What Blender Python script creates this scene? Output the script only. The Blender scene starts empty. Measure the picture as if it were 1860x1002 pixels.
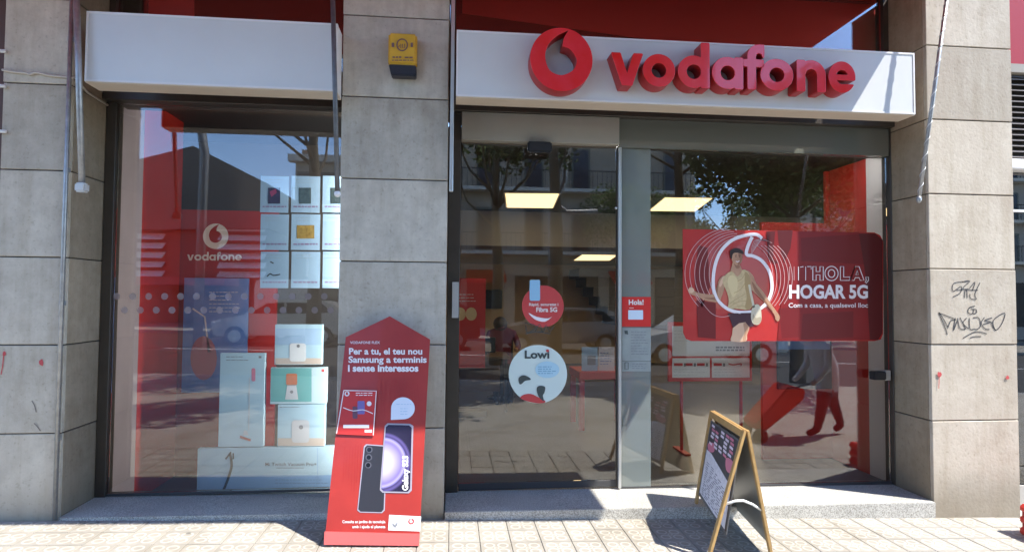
import bpy, bmesh, math, random
import numpy as np
from mathutils import Vector, Matrix
random.seed(7)
C = bpy.context.scene.collection
# ------------------------------------------------------------------ camera
CAM = Vector((0.0, -4.375, 1.575))
FPX, YAW, PIT, ROL = 1100.0, 0.09966, 0.03523, 0.00734
cy_, sy_ = math.cos(YAW), math.sin(YAW); cp_, sp_ = math.cos(PIT), math.sin(PIT); cr_, sr_ = math.cos(ROL), math.sin(ROL)
R0 = Vector((cy_, -sy_, 0)); U0 = Vector((-sp_*sy_, -sp_*cy_, cp_)); W0 = Vector((cp_*sy_, cp_*cy_, sp_))
RX = R0*cr_ + U0*sr_; UX = U0*cr_ - R0*sr_
cam = bpy.data.cameras.new('camera'); cam.sensor_width = 36; cam.lens = FPX/1860*36; cam.clip_end = 1000; cam.clip_start = .05
co = bpy.data.objects.new('camera', cam); C.objects.link(co)
m = Matrix((RX, UX, -W0)).transposed().to_4x4(); m.translation = CAM; co.matrix_world = m
bpy.context.scene.camera = co
# ------------------------------------------------------------------ world, sun, exposure
SD = Vector((-.5, .26, -.8)).normalized()          # direction the light travels
w = bpy.data.worlds.new("World"); bpy.context.scene.world = w; w.use_nodes = True
nt = w.node_tree; nt.nodes.clear()
sky = nt.nodes.new('ShaderNodeTexSky'); sky.sky_type = 'NISHITA'; sky.sun_disc = False
sky.sun_elevation = math.asin(-SD.z); sky.sun_rotation = math.atan2(-SD.x, -SD.y)
sky.air_density = 1.0; sky.dust_density = .0; sky.ozone_density = 4; sky.altitude = 2500
bg = nt.nodes.new('ShaderNodeBackground'); bg.inputs[1].default_value = .15
wo = nt.nodes.new('ShaderNodeOutputWorld'); nt.links.new(sky.outputs[0], bg.inputs[0]); nt.links.new(bg.outputs[0], wo.inputs[0])
sl = bpy.data.lights.new('sun', 'SUN'); sl.energy = 2.2; sl.angle = math.radians(.5); sl.color = (1, .955, .88)
so = bpy.data.objects.new('sun', sl); C.objects.link(so); so.rotation_euler = SD.to_track_quat('-Z', 'Y').to_euler(); so.location = (5, -4, 12)
vs = bpy.context.scene.view_settings
vs.view_transform = 'Standard'; vs.look = 'None'; vs.exposure = 2.3; vs.gamma = 1; vs.use_curve_mapping = False
cyc = bpy.context.scene.cycles
cyc.max_bounces = 10; cyc.transparent_max_bounces = 24; cyc.glossy_bounces = 5; cyc.use_denoising = True
cyc.caustics_reflective = False; cyc.caustics_refractive = False; cyc.sample_clamp_indirect = 6

# ------------------------------------------------------------------ geometry of the picture
YG = .44                                            # plane of the shop glass
def G(x): return .0084 - .0249*x                    # the pavement falls gently to the right
def ray(px, py):
    return (RX*(px-930)/FPX - UX*(py-501)/FPX + W0)
def at(px, py, Y):
    d = ray(px, py); return CAM + d*((Y-CAM.y)/d.y)
def ground_at(px, py):
    d = ray(px, py); t = (G(0)-CAM.z - (-.0249)*CAM.x)/(d.z+.0249*d.x); return CAM + d*t
def mir(px, py, vy):                                # thing seen mirrored in the shop glass, vy = depth behind the glass
    p = at(px, py, vy); return Vector((p.x, 2*YG-p.y, p.z))
def rect(px0, py0, px1, py1, Y):
    a = at(px0, (py0+py1)/2, Y).x; b = at(px1, (py0+py1)/2, Y).x
    t = at((px0+px1)/2, py0, Y).z; u = at((px0+px1)/2, py1, Y).z
    return a, b, u, t
class Frame:
    def __init__(s, O, U, V, N): s.O, s.U, s.V, s.N = Vector(O), Vector(U).normalized(), Vector(V).normalized(), Vector(N).normalized()
    def pt(s, u, v, d=0): return s.O + s.U*u + s.V*v + s.N*d
    def px(s, x, y, d=0):
        r = ray(x, y); t = (s.O + s.N*d - CAM).dot(s.N)/r.dot(s.N); p = CAM + r*t - s.O - s.N*d
        return p.dot(s.U), p.dot(s.V)
def wallframe(Y): return Frame((0, Y, 0), (1, 0, 0), (0, 0, 1), (0, -1, 0))

# ------------------------------------------------------------------ object helpers
WP = {}
def wpos(o): return WP.get(o.name, Vector((0, 0, 0))) if o else Vector((0, 0, 0))
def empty(name, loc, label=None, cat=None, group=None, kind=None):
    o = bpy.data.objects.new(name, None); C.objects.link(o); o.location = loc; o.empty_display_size = .1
    WP[o.name] = Vector(loc); tag(o, label, cat, group, kind); return o
def tag(o, label=None, cat=None, group=None, kind=None):
    if label: o['label'] = label
    if cat: o['category'] = cat
    if group: o['group'] = group
    if kind: o['kind'] = kind
    return o
def link(name, verts, faces, mat, parent=None, smooth=False):
    me = bpy.data.meshes.new(name); c = Vector(np.mean(np.array([tuple(v) for v in verts]), axis=0))
    me.from_pydata([tuple(Vector(v)-c) for v in verts], [], faces); me.update()
    return place(name, me, c, mat, parent, smooth)
def place(name, me, c, mat, parent, smooth=False):
    if mat and not me.materials: me.materials.append(mat)
    if smooth: me.polygons.foreach_set('use_smooth', [True]*len(me.polygons))
    o = bpy.data.objects.new(name, me); C.objects.link(o)
    o.location = c - wpos(parent); o.parent = parent; WP[o.name] = Vector(c); return o
def from_bm(name, bm, mat, parent=None, smooth=False):
    bmesh.ops.recalc_face_normals(bm, faces=bm.faces)
    c = sum((v.co for v in bm.verts), Vector())/len(bm.verts)
    for v in bm.verts: v.co -= c
    me = bpy.data.meshes.new(name); bm.to_mesh(me); bm.free()
    return place(name, me, c, mat, parent, smooth)
def bm_box(bm, x0, x1, y0, y1, z0, z1, bev=0, seg=1):
    r = bmesh.ops.create_cube(bm, size=1); vs_ = r['verts']
    for v in vs_: v.co = Vector(((x0+x1)/2+v.co.x*(x1-x0), (y0+y1)/2+v.co.y*(y1-y0), (z0+z1)/2+v.co.z*(z1-z0)))
    if bev:
        es = list({e for v in vs_ for e in v.link_edges}); bmesh.ops.bevel(bm, geom=es, offset=bev, segments=seg, affect='EDGES')
def box(name, x0, x1, y0, y1, z0, z1, mat, parent=None, bev=0, seg=1):
    bm = bmesh.new(); bm_box(bm, x0, x1, y0, y1, z0, z1, bev, seg); return from_bm(name, bm, mat, parent)
def prism(name, P, T, mat, parent=None, bev=0):     # ring of points P extruded by vector T
    bm = bmesh.new(); a = [bm.verts.new(p) for p in P]; b = [bm.verts.new(Vector(p)+T) for p in P]
    bm.faces.new(a); bm.faces.new(b[::-1]); n = len(P)
    for i in range(n): bm.faces.new((a[i], b[i], b[(i+1) % n], a[(i+1) % n]))
    if bev: bmesh.ops.bevel(bm, geom=list(bm.edges), offset=bev, segments=2, affect='EDGES')
    return from_bm(name, bm, mat, parent)
def sweep(bm, pts, r, n=8, r1=None, cap=True):
    pts = [Vector(p) for p in pts]; rings = []; up = Vector((0, 0, 1))
    for i, p in enumerate(pts):
        t = (pts[min(i+1, len(pts)-1)]-pts[max(i-1, 0)]).normalized()
        a = t.cross(up if abs(t.z) < .9 else Vector((0, 1, 0))).normalized(); b = t.cross(a)
        rr = r if r1 is None else r+(r1-r)*i/(len(pts)-1)
        rings.append([bm.verts.new(p + (a*math.cos(k*2*math.pi/n)+b*math.sin(k*2*math.pi/n))*rr) for k in range(n)])
    for A, B in zip(rings, rings[1:]):
        for k in range(n): bm.faces.new((A[k], A[(k+1) % n], B[(k+1) % n], B[k]))
    if cap: bm.faces.new(rings[0]); bm.faces.new(rings[-1][::-1])
def tube(name, pts, r, mat, parent=None, n=10, r1=None):
    bm = bmesh.new(); sweep(bm, pts, r, n, r1); return from_bm(name, bm, mat, parent, smooth=True)
def bar(name, a, b, wd, th, mat, parent=None, side=None, bev=.002):   # rectangular bar from a to b
    a, b = Vector(a), Vector(b); t = (b-a).normalized(); s = Vector(side) if side else Vector((0, 1, 0)); s = (s-t*s.dot(t)).normalized(); q = t.cross(s)
    P = [a+s*wd/2+q*th/2, a-s*wd/2+q*th/2, a-s*wd/2-q*th/2, a+s*wd/2-q*th/2]; return prism(name, P, b-a, mat, parent, bev)
# flat art on a frame, in photo pixels
def art(name, F, pts, mat, parent, d=.0015, thick=0):
    uv = [F.px(x, y) for x, y in pts]
    if thick: return prism(name, [F.pt(u, v, d) for u, v in uv], -F.N*thick, mat, parent)
    P = [F.pt(u, v, d) for u, v in uv]; n = len(P)
    area = sum((P[i]-P[0]).cross(P[(i+1) % n]-P[0]).dot(F.N) for i in range(n))
    idx = list(range(n)) if area > 0 else list(range(n))[::-1]
    return link(name, P, [tuple(idx)], mat, parent)
def rpts(x0, y0, x1, y1, r=0, n=5):
    if not r: return [(x0, y0), (x1, y0), (x1, y1), (x0, y1)]
    o = []
    for cx, cy, a0 in ((x1-r, y0+r, -90), (x1-r, y1-r, 0), (x0+r, y1-r, 90), (x0+r, y0+r, 180)):
        for k in range(n+1):
            a = math.radians(a0+90*k/n); o.append((cx+r*math.cos(a), cy+r*math.sin(a)))
    return o
def cpts(cx, cy, rx, ry=None, n=32, a0=0, a1=360):
    ry = ry or rx; full = a1-a0 == 360
    return [(cx+rx*math.cos(math.radians(a0+(a1-a0)*k/(n if full else n-1))), cy+ry*math.sin(math.radians(a0+(a1-a0)*k/(n if full else n-1)))) for k in range(n)]
def ribbon(name, F, lines, wpx, mat, parent, d=.0015):       # thin strokes through photo pixels
    V, Fc = [], []
    for ln in lines:
        ln = [Vector(p).to_3d() for p in ln]; s = len(V)
        for i, p in enumerate(ln):
            t = (ln[min(i+1, len(ln)-1)]-ln[max(i-1, 0)]).normalized(); n_ = Vector((-t.y, t.x, 0))*wpx/2
            for q in (p+n_, p-n_): u, v = F.px(q.x, q.y); V.append(F.pt(u, v, d))
        for i in range(len(ln)-1): a = s+2*i; Fc.append((a, a+1, a+3, a+2))
    return link(name, V, Fc, mat, parent)
def smooth_line(P, n=6, closed=False):
    P = [Vector(p).to_3d() for p in P]; o = []; m_ = len(P)
    rng = range(m_ if closed else m_-1)
    for i in rng:
        a, b, c, d = (P[(i-1) % m_] if closed or i else P[0]), P[i], P[(i+1) % m_], (P[(i+2) % m_] if closed or i+2 < m_ else P[-1])
        for k in range(n):
            t = k/n; o.append(.5*((2*b)+(c-a)*t+(2*a-5*b+4*c-d)*t*t+(3*b-a-3*c+d)*t**3))
    if not closed: o.append(P[-1])
    return [(p.x, p.y) for p in o]
def curve_mesh(polys, extrude=0, bevel=0):          # even-odd filled outlines -> mesh data
    cu = bpy.data.curves.new('outline', 'CURVE'); cu.dimensions = '2D'; cu.fill_mode = 'BOTH' if extrude else 'FRONT'
    cu.extrude = extrude/2; cu.bevel_depth = bevel
    for P in polys:
        sp = cu.splines.new('POLY'); sp.points.add(len(P)-1); sp.use_cyclic_u = True
        for i, (x, y) in enumerate(P): sp.points[i].co = (x, y, 0, 1)
    return realise(cu)
def realise(cu):
    o = bpy.data.objects.new('temporary', cu); C.objects.link(o); bpy.context.view_layer.update()
    me = bpy.data.meshes.new_from_object(o.evaluated_get(bpy.context.evaluated_depsgraph_get()))
    bpy.data.objects.remove(o); bpy.data.curves.remove(cu); return me
def on_frame(name, me, F, mat, parent, d=.0015, fn=None):
    vs_ = [v.co.copy() for v in me.vertices]
    W = []
    for v in vs_:
        u, q = fn(v.x, v.y) if fn else (v.x, v.y); W.append(F.pt(u, q, d+v.z))
    c = sum(W, Vector())/len(W)
    for v, p in zip(me.vertices, W): v.co = p-c
    me.name = name; return place(name, me, c, mat, parent)
def ftext(name, F, s, x0, x1, ytop, ybase, mat, parent, d=.002, bold=.0, rot=False, outline=False):
    cu = bpy.data.curves.new('t', 'FONT'); cu.body = s; cu.size = 1; cu.offset = bold; cu.resolution_u = 3
    me = realise(cu)
    if outline: pass
    X = [v.co.x for v in me.vertices]; Y = [v.co.y for v in me.vertices]
    a, b = min(X), max(X); cap = .69
    if rot:                                          # reads upwards: x0..x1 are vertical pixels bottom..top, ytop..ybase horizontal
        def fn(x, y):
            t = (x-a)/(b-a); q = y/cap; return F.px(ybase+(ytop-ybase)*q, x0+(x1-x0)*t)
    else:
        def fn(x, y):
            t = (x-a)/(b-a); q = y/cap; return F.px(x0+(x1-x0)*t, ybase+(ytop-ybase)*q)
    return on_frame(name, me, F, mat, parent, d, fn)
def lines_of_print(F, x0, y0, x1, n, step, mat, parent, hpx=1.2, jit=.35, d=.002):   # unreadable small print
    bmv, fc = [], []
    for i in range(n):
        y = y0+i*step; x = x0; end = x1-(x1-x0)*random.random()*jit
        while x < end:
            L = random.uniform(3, 8); xe = min(x+L, end); s = len(bmv)
            for a, b in ((x, y), (xe, y), (xe, y+hpx), (x, y+hpx)): u, v = F.px(a, b); bmv.append(F.pt(u, v, d))
            fc.append((s+3, s+2, s+1, s)); x = xe+1.6
    o = link('small_print', bmv, fc, mat, parent); o['kind'] = 'stuff'; return o
# ------------------------------------------------------------------ materials
MATS = {}
def mat(name, col, rough=.6, metal=0, spec=.5, var=0, scale=5, bump=0, bscale=60, rnd=0, emis=None, es=0, col2=None, coat=0):
    if name in MATS: return MATS[name]
    m_ = bpy.data.materials.new(name); m_.use_nodes = True; n = m_.node_tree; b = n.nodes['Principled BSDF']; L = n.links.new
    b.inputs['Base Color'].default_value = (*col, 1); b.inputs['Roughness'].default_value = rough; b.inputs['Metallic'].default_value = metal
    b.inputs['Specular IOR Level'].default_value = spec; b.inputs['Coat Weight'].default_value = coat
    if var or rnd:
        tc = n.nodes.new('ShaderNodeTexCoord'); oi = n.nodes.new('ShaderNodeObjectInfo')
        off = n.nodes.new('ShaderNodeVectorMath'); off.operation = 'ADD'; L(tc.outputs['Object'], off.inputs[0])
        cmb = n.nodes.new('ShaderNodeMath'); cmb.operation = 'MULTIPLY'; cmb.inputs[1].default_value = 37; L(oi.outputs['Random'], cmb.inputs[0]); L(cmb.outputs[0], off.inputs[1])
        nz = n.nodes.new('ShaderNodeTexNoise'); nz.inputs['Scale'].default_value = scale; nz.inputs['Detail'].default_value = 6; nz.inputs['Roughness'].default_value = .6
        L(off.outputs[0], nz.inputs['Vector'])
        mp = n.nodes.new('ShaderNodeMapRange'); mp.inputs[1].default_value = .3; mp.inputs[2].default_value = .7; L(nz.outputs[0], mp.inputs[0])
        mx = n.nodes.new('ShaderNodeMix'); mx.data_type = 'RGBA'; L(mp.outputs[0], mx.inputs[0])
        c2 = col2 or tuple(c*(1-var) for c in col)
        mx.inputs[6].default_value = (*col, 1); mx.inputs[7].default_value = (*c2, 1)
        hs = n.nodes.new('ShaderNodeHueSaturation'); L(mx.outputs[2], hs.inputs['Color'])
        mr = n.nodes.new('ShaderNodeMapRange'); mr.inputs[3].default_value = 1-rnd; mr.inputs[4].default_value = 1+rnd; L(oi.outputs['Random'], mr.inputs[0]); L(mr.outputs[0], hs.inputs['Value'])
        L(hs.outputs[0], b.inputs['Base Color'])
    if bump:
        tc2 = n.nodes.new('ShaderNodeTexCoord'); n2 = n.nodes.new('ShaderNodeTexNoise'); n2.inputs['Scale'].default_value = bscale; n2.inputs['Detail'].default_value = 5
        L(tc2.outputs['Object'], n2.inputs['Vector']); bp = n.nodes.new('ShaderNodeBump'); bp.inputs['Strength'].default_value = bump; bp.inputs['Distance'].default_value = .01
        L(n2.outputs[0], bp.inputs['Height']); L(bp.outputs[0], b.inputs['Normal'])
    if emis: b.inputs['Emission Color'].default_value = (*emis, 1); b.inputs['Emission Strength'].default_value = es
    MATS[name] = m_; return m_
def stone_mat(name, base, dark, light, rnd=.15):
    m_ = mat(name, base, .82, var=.01, scale=2.2, col2=dark, rnd=rnd, spec=.3); n = m_.node_tree; L = n.links.new
    b = n.nodes['Principled BSDF']; hs = [x for x in n.nodes if x.type == 'HUE_SAT'][0]; off = [x for x in n.nodes if x.type == 'VECT_MATH'][0]
    f = n.nodes.new('ShaderNodeTexNoise'); f.inputs['Scale'].default_value = 9; f.inputs['Detail'].default_value = 9; f.inputs['Roughness'].default_value = .72; L(off.outputs[0], f.inputs['Vector'])
    r = n.nodes.new('ShaderNodeValToRGB'); r.color_ramp.elements[0].position = .36; r.color_ramp.elements[0].color = (*[c/b_ for c, b_ in zip(dark, base)], 1)
    r.color_ramp.elements[1].position = .66; r.color_ramp.elements[1].color = (*[min(1.5, c/b_) for c, b_ in zip(light, base)], 1); L(f.outputs[0], r.inputs[0])
    mu = n.nodes.new('ShaderNodeMix'); mu.data_type = 'RGBA'; mu.blend_type = 'MULTIPLY'; mu.inputs[0].default_value = .6; L(hs.outputs[0], mu.inputs[6]); L(r.outputs[0], mu.inputs[7])
    # pits and streaks of dirt
    v = n.nodes.new('ShaderNodeTexNoise'); v.inputs['Scale'].default_value = 42; v.inputs['Detail'].default_value = 3; L(off.outputs[0], v.inputs['Vector'])
    r2 = n.nodes.new('ShaderNodeValToRGB'); r2.color_ramp.elements[0].position = .27; r2.color_ramp.elements[0].color = (.55, .53, .5, 1); r2.color_ramp.elements[1].position = .40; r2.color_ramp.elements[1].color = (1, 1, 1, 1); L(v.outputs[0], r2.inputs[0])
    m2 = n.nodes.new('ShaderNodeMix'); m2.data_type = 'RGBA'; m2.blend_type = 'MULTIPLY'; m2.inputs[0].default_value = .4; L(mu.outputs[2], m2.inputs[6]); L(r2.outputs[0], m2.inputs[7])
    # rain streaks and broad weathering, different on every slab
    mpn = n.nodes.new('ShaderNodeMapping'); mpn.inputs['Scale'].default_value = (9, 9, .9); L(off.outputs[0], mpn.inputs[0])
    sn = n.nodes.new('ShaderNodeTexNoise'); sn.inputs['Scale'].default_value = 1.3; sn.inputs['Detail'].default_value = 7; sn.inputs['Roughness'].default_value = .65; L(mpn.outputs[0], sn.inputs['Vector'])
    r3 = n.nodes.new('ShaderNodeValToRGB'); r3.color_ramp.elements[0].position = .30; r3.color_ramp.elements[0].color = (.74, .70, .63, 1); r3.color_ramp.elements[1].position = .56; r3.color_ramp.elements[1].color = (1.03, 1.03, 1.03, 1); L(sn.outputs[0], r3.inputs[0])
    m2b = n.nodes.new('ShaderNodeMix'); m2b.data_type = 'RGBA'; m2b.blend_type = 'MULTIPLY'; m2b.inputs[0].default_value = .5; L(m2.outputs[2], m2b.inputs[6]); L(r3.outputs[0], m2b.inputs[7]); m2 = m2b
    # grime rising from the pavement (world height, a stain with its own edge)
    geo = n.nodes.new('ShaderNodeNewGeometry'); sx = n.nodes.new('ShaderNodeSeparateXYZ'); L(geo.outputs['Position'], sx.inputs[0])
    ad = n.nodes.new('ShaderNodeMath'); ad.operation = 'MULTIPLY_ADD'; L(f.outputs[0], ad.inputs[0]); ad.inputs[1].default_value = -.5; L(sx.outputs[2], ad.inputs[2])
    mr = n.nodes.new('ShaderNodeMapRange'); mr.inputs[1].default_value = -.22; mr.inputs[2].default_value = .05; mr.inputs[3].default_value = .6; mr.inputs[4].default_value = 0; L(ad.outputs[0], mr.inputs[0])
    m3 = n.nodes.new('ShaderNodeMix'); m3.data_type = 'RGBA'; L(mr.outputs[0], m3.inputs[0]); L(m2.outputs[2], m3.inputs[6]); m3.inputs[7].default_value = (.20, .17, .12, 1)
    L(m3.outputs[2], b.inputs['Base Color'])
    bp = n.nodes.new('ShaderNodeBump'); bp.inputs['Strength'].default_value = .18; bp.inputs['Distance'].default_value = .01; L(v.outputs[0], bp.inputs['Height']); L(bp.outputs[0], b.inputs['Normal'])
    return m_
ST_GREY = stone_mat('stone_grey', (.60, .565, .475), (.47, .44, .37), (.67, .635, .54))
ST_WARM = stone_mat('stone_warm', (.52, .465, .375), (.45, .39, .31), (.57, .52, .43))
ST_LEFT = stone_mat('stone_left', (.62, .56, .45), (.50, .445, .355), (.69, .63, .52))
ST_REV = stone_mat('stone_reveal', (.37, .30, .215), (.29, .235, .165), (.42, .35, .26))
MORTAR = mat('mortar', (.06, .052, .045), .95)
def speckle(name, a, b_, c, rough=.55):
    m_ = mat(name, a, rough, spec=.4); n = m_.node_tree; L = n.links.new; bs = n.nodes['Principled BSDF']
    tc = n.nodes.new('ShaderNodeTexCoord'); v = n.nodes.new('ShaderNodeTexNoise'); v.inputs['Scale'].default_value = 140; v.inputs['Detail'].default_value = 2; L(tc.outputs['Object'], v.inputs['Vector'])
    r = n.nodes.new('ShaderNodeValToRGB'); e = r.color_ramp.elements; e[0].position = .38; e[0].color = (*b_, 1); e[1].position = .62; e[1].color = (*c, 1); k = e.new(.5); k.color = (*a, 1); L(v.outputs[0], r.inputs[0])
    w_ = n.nodes.new('ShaderNodeTexNoise'); w_.inputs['Scale'].default_value = 3; w_.inputs['Detail'].default_value = 6; L(tc.outputs['Object'], w_.inputs['Vector'])
    mx = n.nodes.new('ShaderNodeMix'); mx.data_type = 'RGBA'; mx.blend_type = 'MULTIPLY'; mx.inputs[0].default_value = .5; L(r.outputs[0], mx.inputs[6]); L(w_.outputs[0], mx.inputs[7]); L(mx.outputs[2], bs.inputs['Base Color'])
    return m_
GRANITE = speckle('sill_granite', (.58, .56, .50), (.36, .34, .30), (.75, .73, .67))
def tile_mat(name, periodic):
    m_ = mat(name, (.40, .375, .33), .8, spec=.3); n = m_.node_tree; L = n.links.new; bs = n.nodes['Principled BSDF']
    def M(op, a, b=None, c=None):
        q = n.nodes.new('ShaderNodeMath'); q.operation = op
        for i, v in enumerate((a, b, c)):
            if v is None: continue
            if isinstance(v, (int, float)): q.inputs[i].default_value = v
            else: L(v, q.inputs[i])
        return q.outputs[0]
    tc = n.nodes.new('ShaderNodeTexCoord'); sp = n.nodes.new('ShaderNodeSeparateXYZ'); L(tc.outputs['Object'], sp.inputs[0]); x, y = sp.outputs[0], sp.outputs[1]
    if periodic:
        fx = M('SUBTRACT', M('FLOORED_MODULO', x, .2), .1); fy = M('SUBTRACT', M('FLOORED_MODULO', y, .2), .1)
    else: fx, fy = x, y
    ax, ay = M('ABSOLUTE', fx), M('ABSOLUTE', fy)
    dx, dy = M('SUBTRACT', ax, .043), M('SUBTRACT', ay, .043)
    d = M('SQRT', M('ADD', M('MULTIPLY', dx, dx), M('MULTIPLY', dy, dy)))
    ring = M('SUBTRACT', 1, M('MINIMUM', 1, M('DIVIDE', M('ABSOLUTE', M('SUBTRACT', d, .031)), .009)))
    r0 = M('SQRT', M('ADD', M('MULTIPLY', fx, fx), M('MULTIPLY', fy, fy)))
    ring0 = M('SUBTRACT', 1, M('MINIMUM', 1, M('DIVIDE', M('ABSOLUTE', M('SUBTRACT', r0, .014)), .006)))
    rg = M('MAXIMUM', ring, ring0)
    nz = n.nodes.new('ShaderNodeTexNoise'); nz.inputs['Scale'].default_value = 7; nz.inputs['Detail'].default_value = 8; oi = n.nodes.new('ShaderNodeObjectInfo')
    va = n.nodes.new('ShaderNodeVectorMath'); va.operation = 'ADD'; L(tc.outputs['Object'], va.inputs[0]); L(M('MULTIPLY', oi.outputs['Random'], 31.), va.inputs[1]); L(va.outputs[0], nz.inputs['Vector'])
    mx = n.nodes.new('ShaderNodeMix'); mx.data_type = 'RGBA'; L(nz.outputs[0], mx.inputs[0]); mx.inputs[6].default_value = (.25, .23, .195, 1); mx.inputs[7].default_value = (.37, .345, .295, 1)
    m2 = n.nodes.new('ShaderNodeMix'); m2.data_type = 'RGBA'; L(M('MULTIPLY', rg, .9), m2.inputs[0]); L(mx.outputs[2], m2.inputs[6]); m2.inputs[7].default_value = (.52, .49, .43, 1)
    out = m2.outputs[2]
    if periodic:
        j = M('LESS_THAN', M('MINIMUM', M('SUBTRACT', .1, ax), M('SUBTRACT', .1, ay)), .003)
        m3 = n.nodes.new('ShaderNodeMix'); m3.data_type = 'RGBA'; L(j, m3.inputs[0]); L(out, m3.inputs[6]); m3.inputs[7].default_value = (.55, .52, .46, 1); out = m3.outputs[2]
    gp = n.nodes.new('ShaderNodeNewGeometry'); gn = n.nodes.new('ShaderNodeTexNoise'); gn.inputs['Scale'].default_value = 1.7; gn.inputs['Detail'].default_value = 8; gn.inputs['Roughness'].default_value = .7; L(gp.outputs['Position'], gn.inputs['Vector'])
    gr = n.nodes.new('ShaderNodeValToRGB'); gr.color_ramp.elements[0].position = .34; gr.color_ramp.elements[0].color = (.80, .77, .72, 1); gr.color_ramp.elements[1].position = .56; gr.color_ramp.elements[1].color = (1, 1, 1, 1); L(gn.outputs[0], gr.inputs[0])
    gv = n.nodes.new('ShaderNodeTexVoronoi'); gv.inputs['Scale'].default_value = 3.1; L(gp.outputs['Position'], gv.inputs['Vector']); gs = n.nodes.new('ShaderNodeMapRange'); gs.inputs[1].default_value = .045; gs.inputs[2].default_value = .065; gs.inputs[3].default_value = .45; gs.inputs[4].default_value = 1; L(gv.outputs['Distance'], gs.inputs[0])
    g2 = n.nodes.new('ShaderNodeMix'); g2.data_type = 'RGBA'; g2.blend_type = 'MULTIPLY'; g2.inputs[0].default_value = 1; L(gr.outputs[0], g2.inputs[6]); L(gs.outputs[0], g2.inputs[7])
    g3 = n.nodes.new('ShaderNodeMix'); g3.data_type = 'RGBA'; g3.blend_type = 'MULTIPLY'; g3.inputs[0].default_value = 1; L(out, g3.inputs[6]); L(g2.outputs[2], g3.inputs[7]); out = g3.outputs[2]
    hs = n.nodes.new('ShaderNodeHueSaturation'); L(out, hs.inputs['Color']); L(M('ADD', .97, M('MULTIPLY', oi.outputs['Random'], .12)), hs.inputs['Value']); L(hs.outputs[0], bs.inputs['Base Color'])
    bp = n.nodes.new('ShaderNodeBump'); bp.inputs['Strength'].default_value = .8; bp.inputs['Distance'].default_value = .003; L(M('ADD', rg, M('MULTIPLY', nz.outputs[0], .4)), bp.inputs['Height']); L(bp.outputs[0], bs.inputs['Normal'])
    return m_
TILE = tile_mat('panot_tile', False); TILEP = tile_mat('panot_paving', True)
GROUT = mat('tile_grout', (.50, .475, .42), .9, var=.3, scale=20)
def glass_mat(name, fac, tint=(.97, .98, .97), rough=0.0, frost=None):
    m_ = bpy.data.materials.new(name); m_.use_nodes = True; n = m_.node_tree; L = n.links.new; n.nodes.clear()
    tr = n.nodes.new('ShaderNodeBsdfTransparent'); tr.inputs[0].default_value = (*tint, 1); gl = n.nodes.new('ShaderNodeBsdfGlossy'); gl.inputs['Roughness'].default_value = rough
    mx = n.nodes.new('ShaderNodeMixShader'); fr = n.nodes.new('ShaderNodeFresnel'); fr.inputs[0].default_value = 1.45
    mm = n.nodes.new('ShaderNodeMath'); mm.operation = 'MULTIPLY_ADD'; mm.inputs[1].default_value = 1; mm.inputs[2].default_value = fac-.034; mm.use_clamp = True; L(fr.outputs[0], mm.inputs[0]); L(mm.outputs[0], mx.inputs[0])
    base = tr.outputs[0]
    if frost:
        df = n.nodes.new('ShaderNodeBsdfDiffuse'); df.inputs[0].default_value = (*frost[1], 1); m2 = n.nodes.new('ShaderNodeMixShader'); m2.inputs[0].default_value = frost[0]
        L(base, m2.inputs[1]); L(df.outputs[0], m2.inputs[2]); base = m2.outputs[0]
    L(base, mx.inputs[1]); L(gl.outputs[0], mx.inputs[2]); o = n.nodes.new('ShaderNodeOutputMaterial'); L(mx.outputs[0], o.inputs[0]); return m_
GLASS = glass_mat('shop_glass', .095); GLASSL = glass_mat('display_glass', .085)
FROST = glass_mat('frosted_glass', .10, (.75, .82, .80), frost=(.42, (.42, .47, .44)))
GHEAD = glass_mat('header_glass', .10, (.6, .65, .6), frost=(.8, (.20, .21, .18)))
WHITE = mat('white_paint', (.8, .8, .8), .5); RED = mat('red_print', (.62, .022, .018), .45); REDD = mat('red_panel', (.60, .03, .02), .4)
REDDK = mat('red_dark', (.33, .012, .012), .45); BLACK = mat('black_print', (.015, .015, .017), .5); DGREY = mat('dark_grey', (.05, .05, .052), .5)
BROWN = mat('bronze_frame', (.055, .045, .035), .45, var=.3, scale=8); MAUVE = mat('mauve_jamb', (.46, .39, .40), .7, var=.12, scale=3)
STEEL = mat('galvanised_steel', (.42, .43, .43), .42, .6, var=.35, scale=18); ALU = mat('aluminium', (.62, .63, .62), .3, .7)
PAPER = mat('paper', (.78, .80, .80), .6, var=.06, scale=9); INK = mat('grey_ink', (.22, .23, .25), .7); INKR = mat('red_ink', (.55, .06, .06), .7); PALEINK = mat('pale_ink', (.8, .75, .72), .6)
# ------------------------------------------------------------------ the ground
def slab(name, x0, x1, y0, y1, dz, mat_, kind='structure', th=.2, parent=None):
    P = [(x0, y0, G(x0)+dz), (x1, y0, G(x1)+dz), (x1, y1, G(x1)+dz), (x0, y1, G(x0)+dz)]
    o = prism(name, P, Vector((0, 0, -th)), mat_, parent)
    # object axes stay at world x/y so that patterns stay square
    if kind: o['kind'] = kind
    return o
PV0 = -1.02
pav = slab('pavement', -30, 30, -6.2, PV0, 0, TILEP)
base = slab('pavement_bedding', -30, 30, PV0, .6, -.012, GROUT)
bm = bmesh.new(); bm_box(bm, -.0985, .0985, -.0965, .0965, -.02, .0, .003); me = bpy.data.meshes.new('paving_tile'); bm.to_mesh(me); bm.free(); me.materials.append(TILE)
rot = math.atan(.0249)
for i in range(51):
    for j in range(5):
        x = -4.3+.2*i; y = -.12-.2*j
        o = bpy.data.objects.new('paving_tile', me); C.objects.link(o); o.location = Vector((x, y, G(x)+random.uniform(-.0012, .0012)))-wpos(base); o.rotation_euler = (random.uniform(-.004, .004), rot+random.uniform(-.004, .004), 0); o.parent = base
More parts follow.
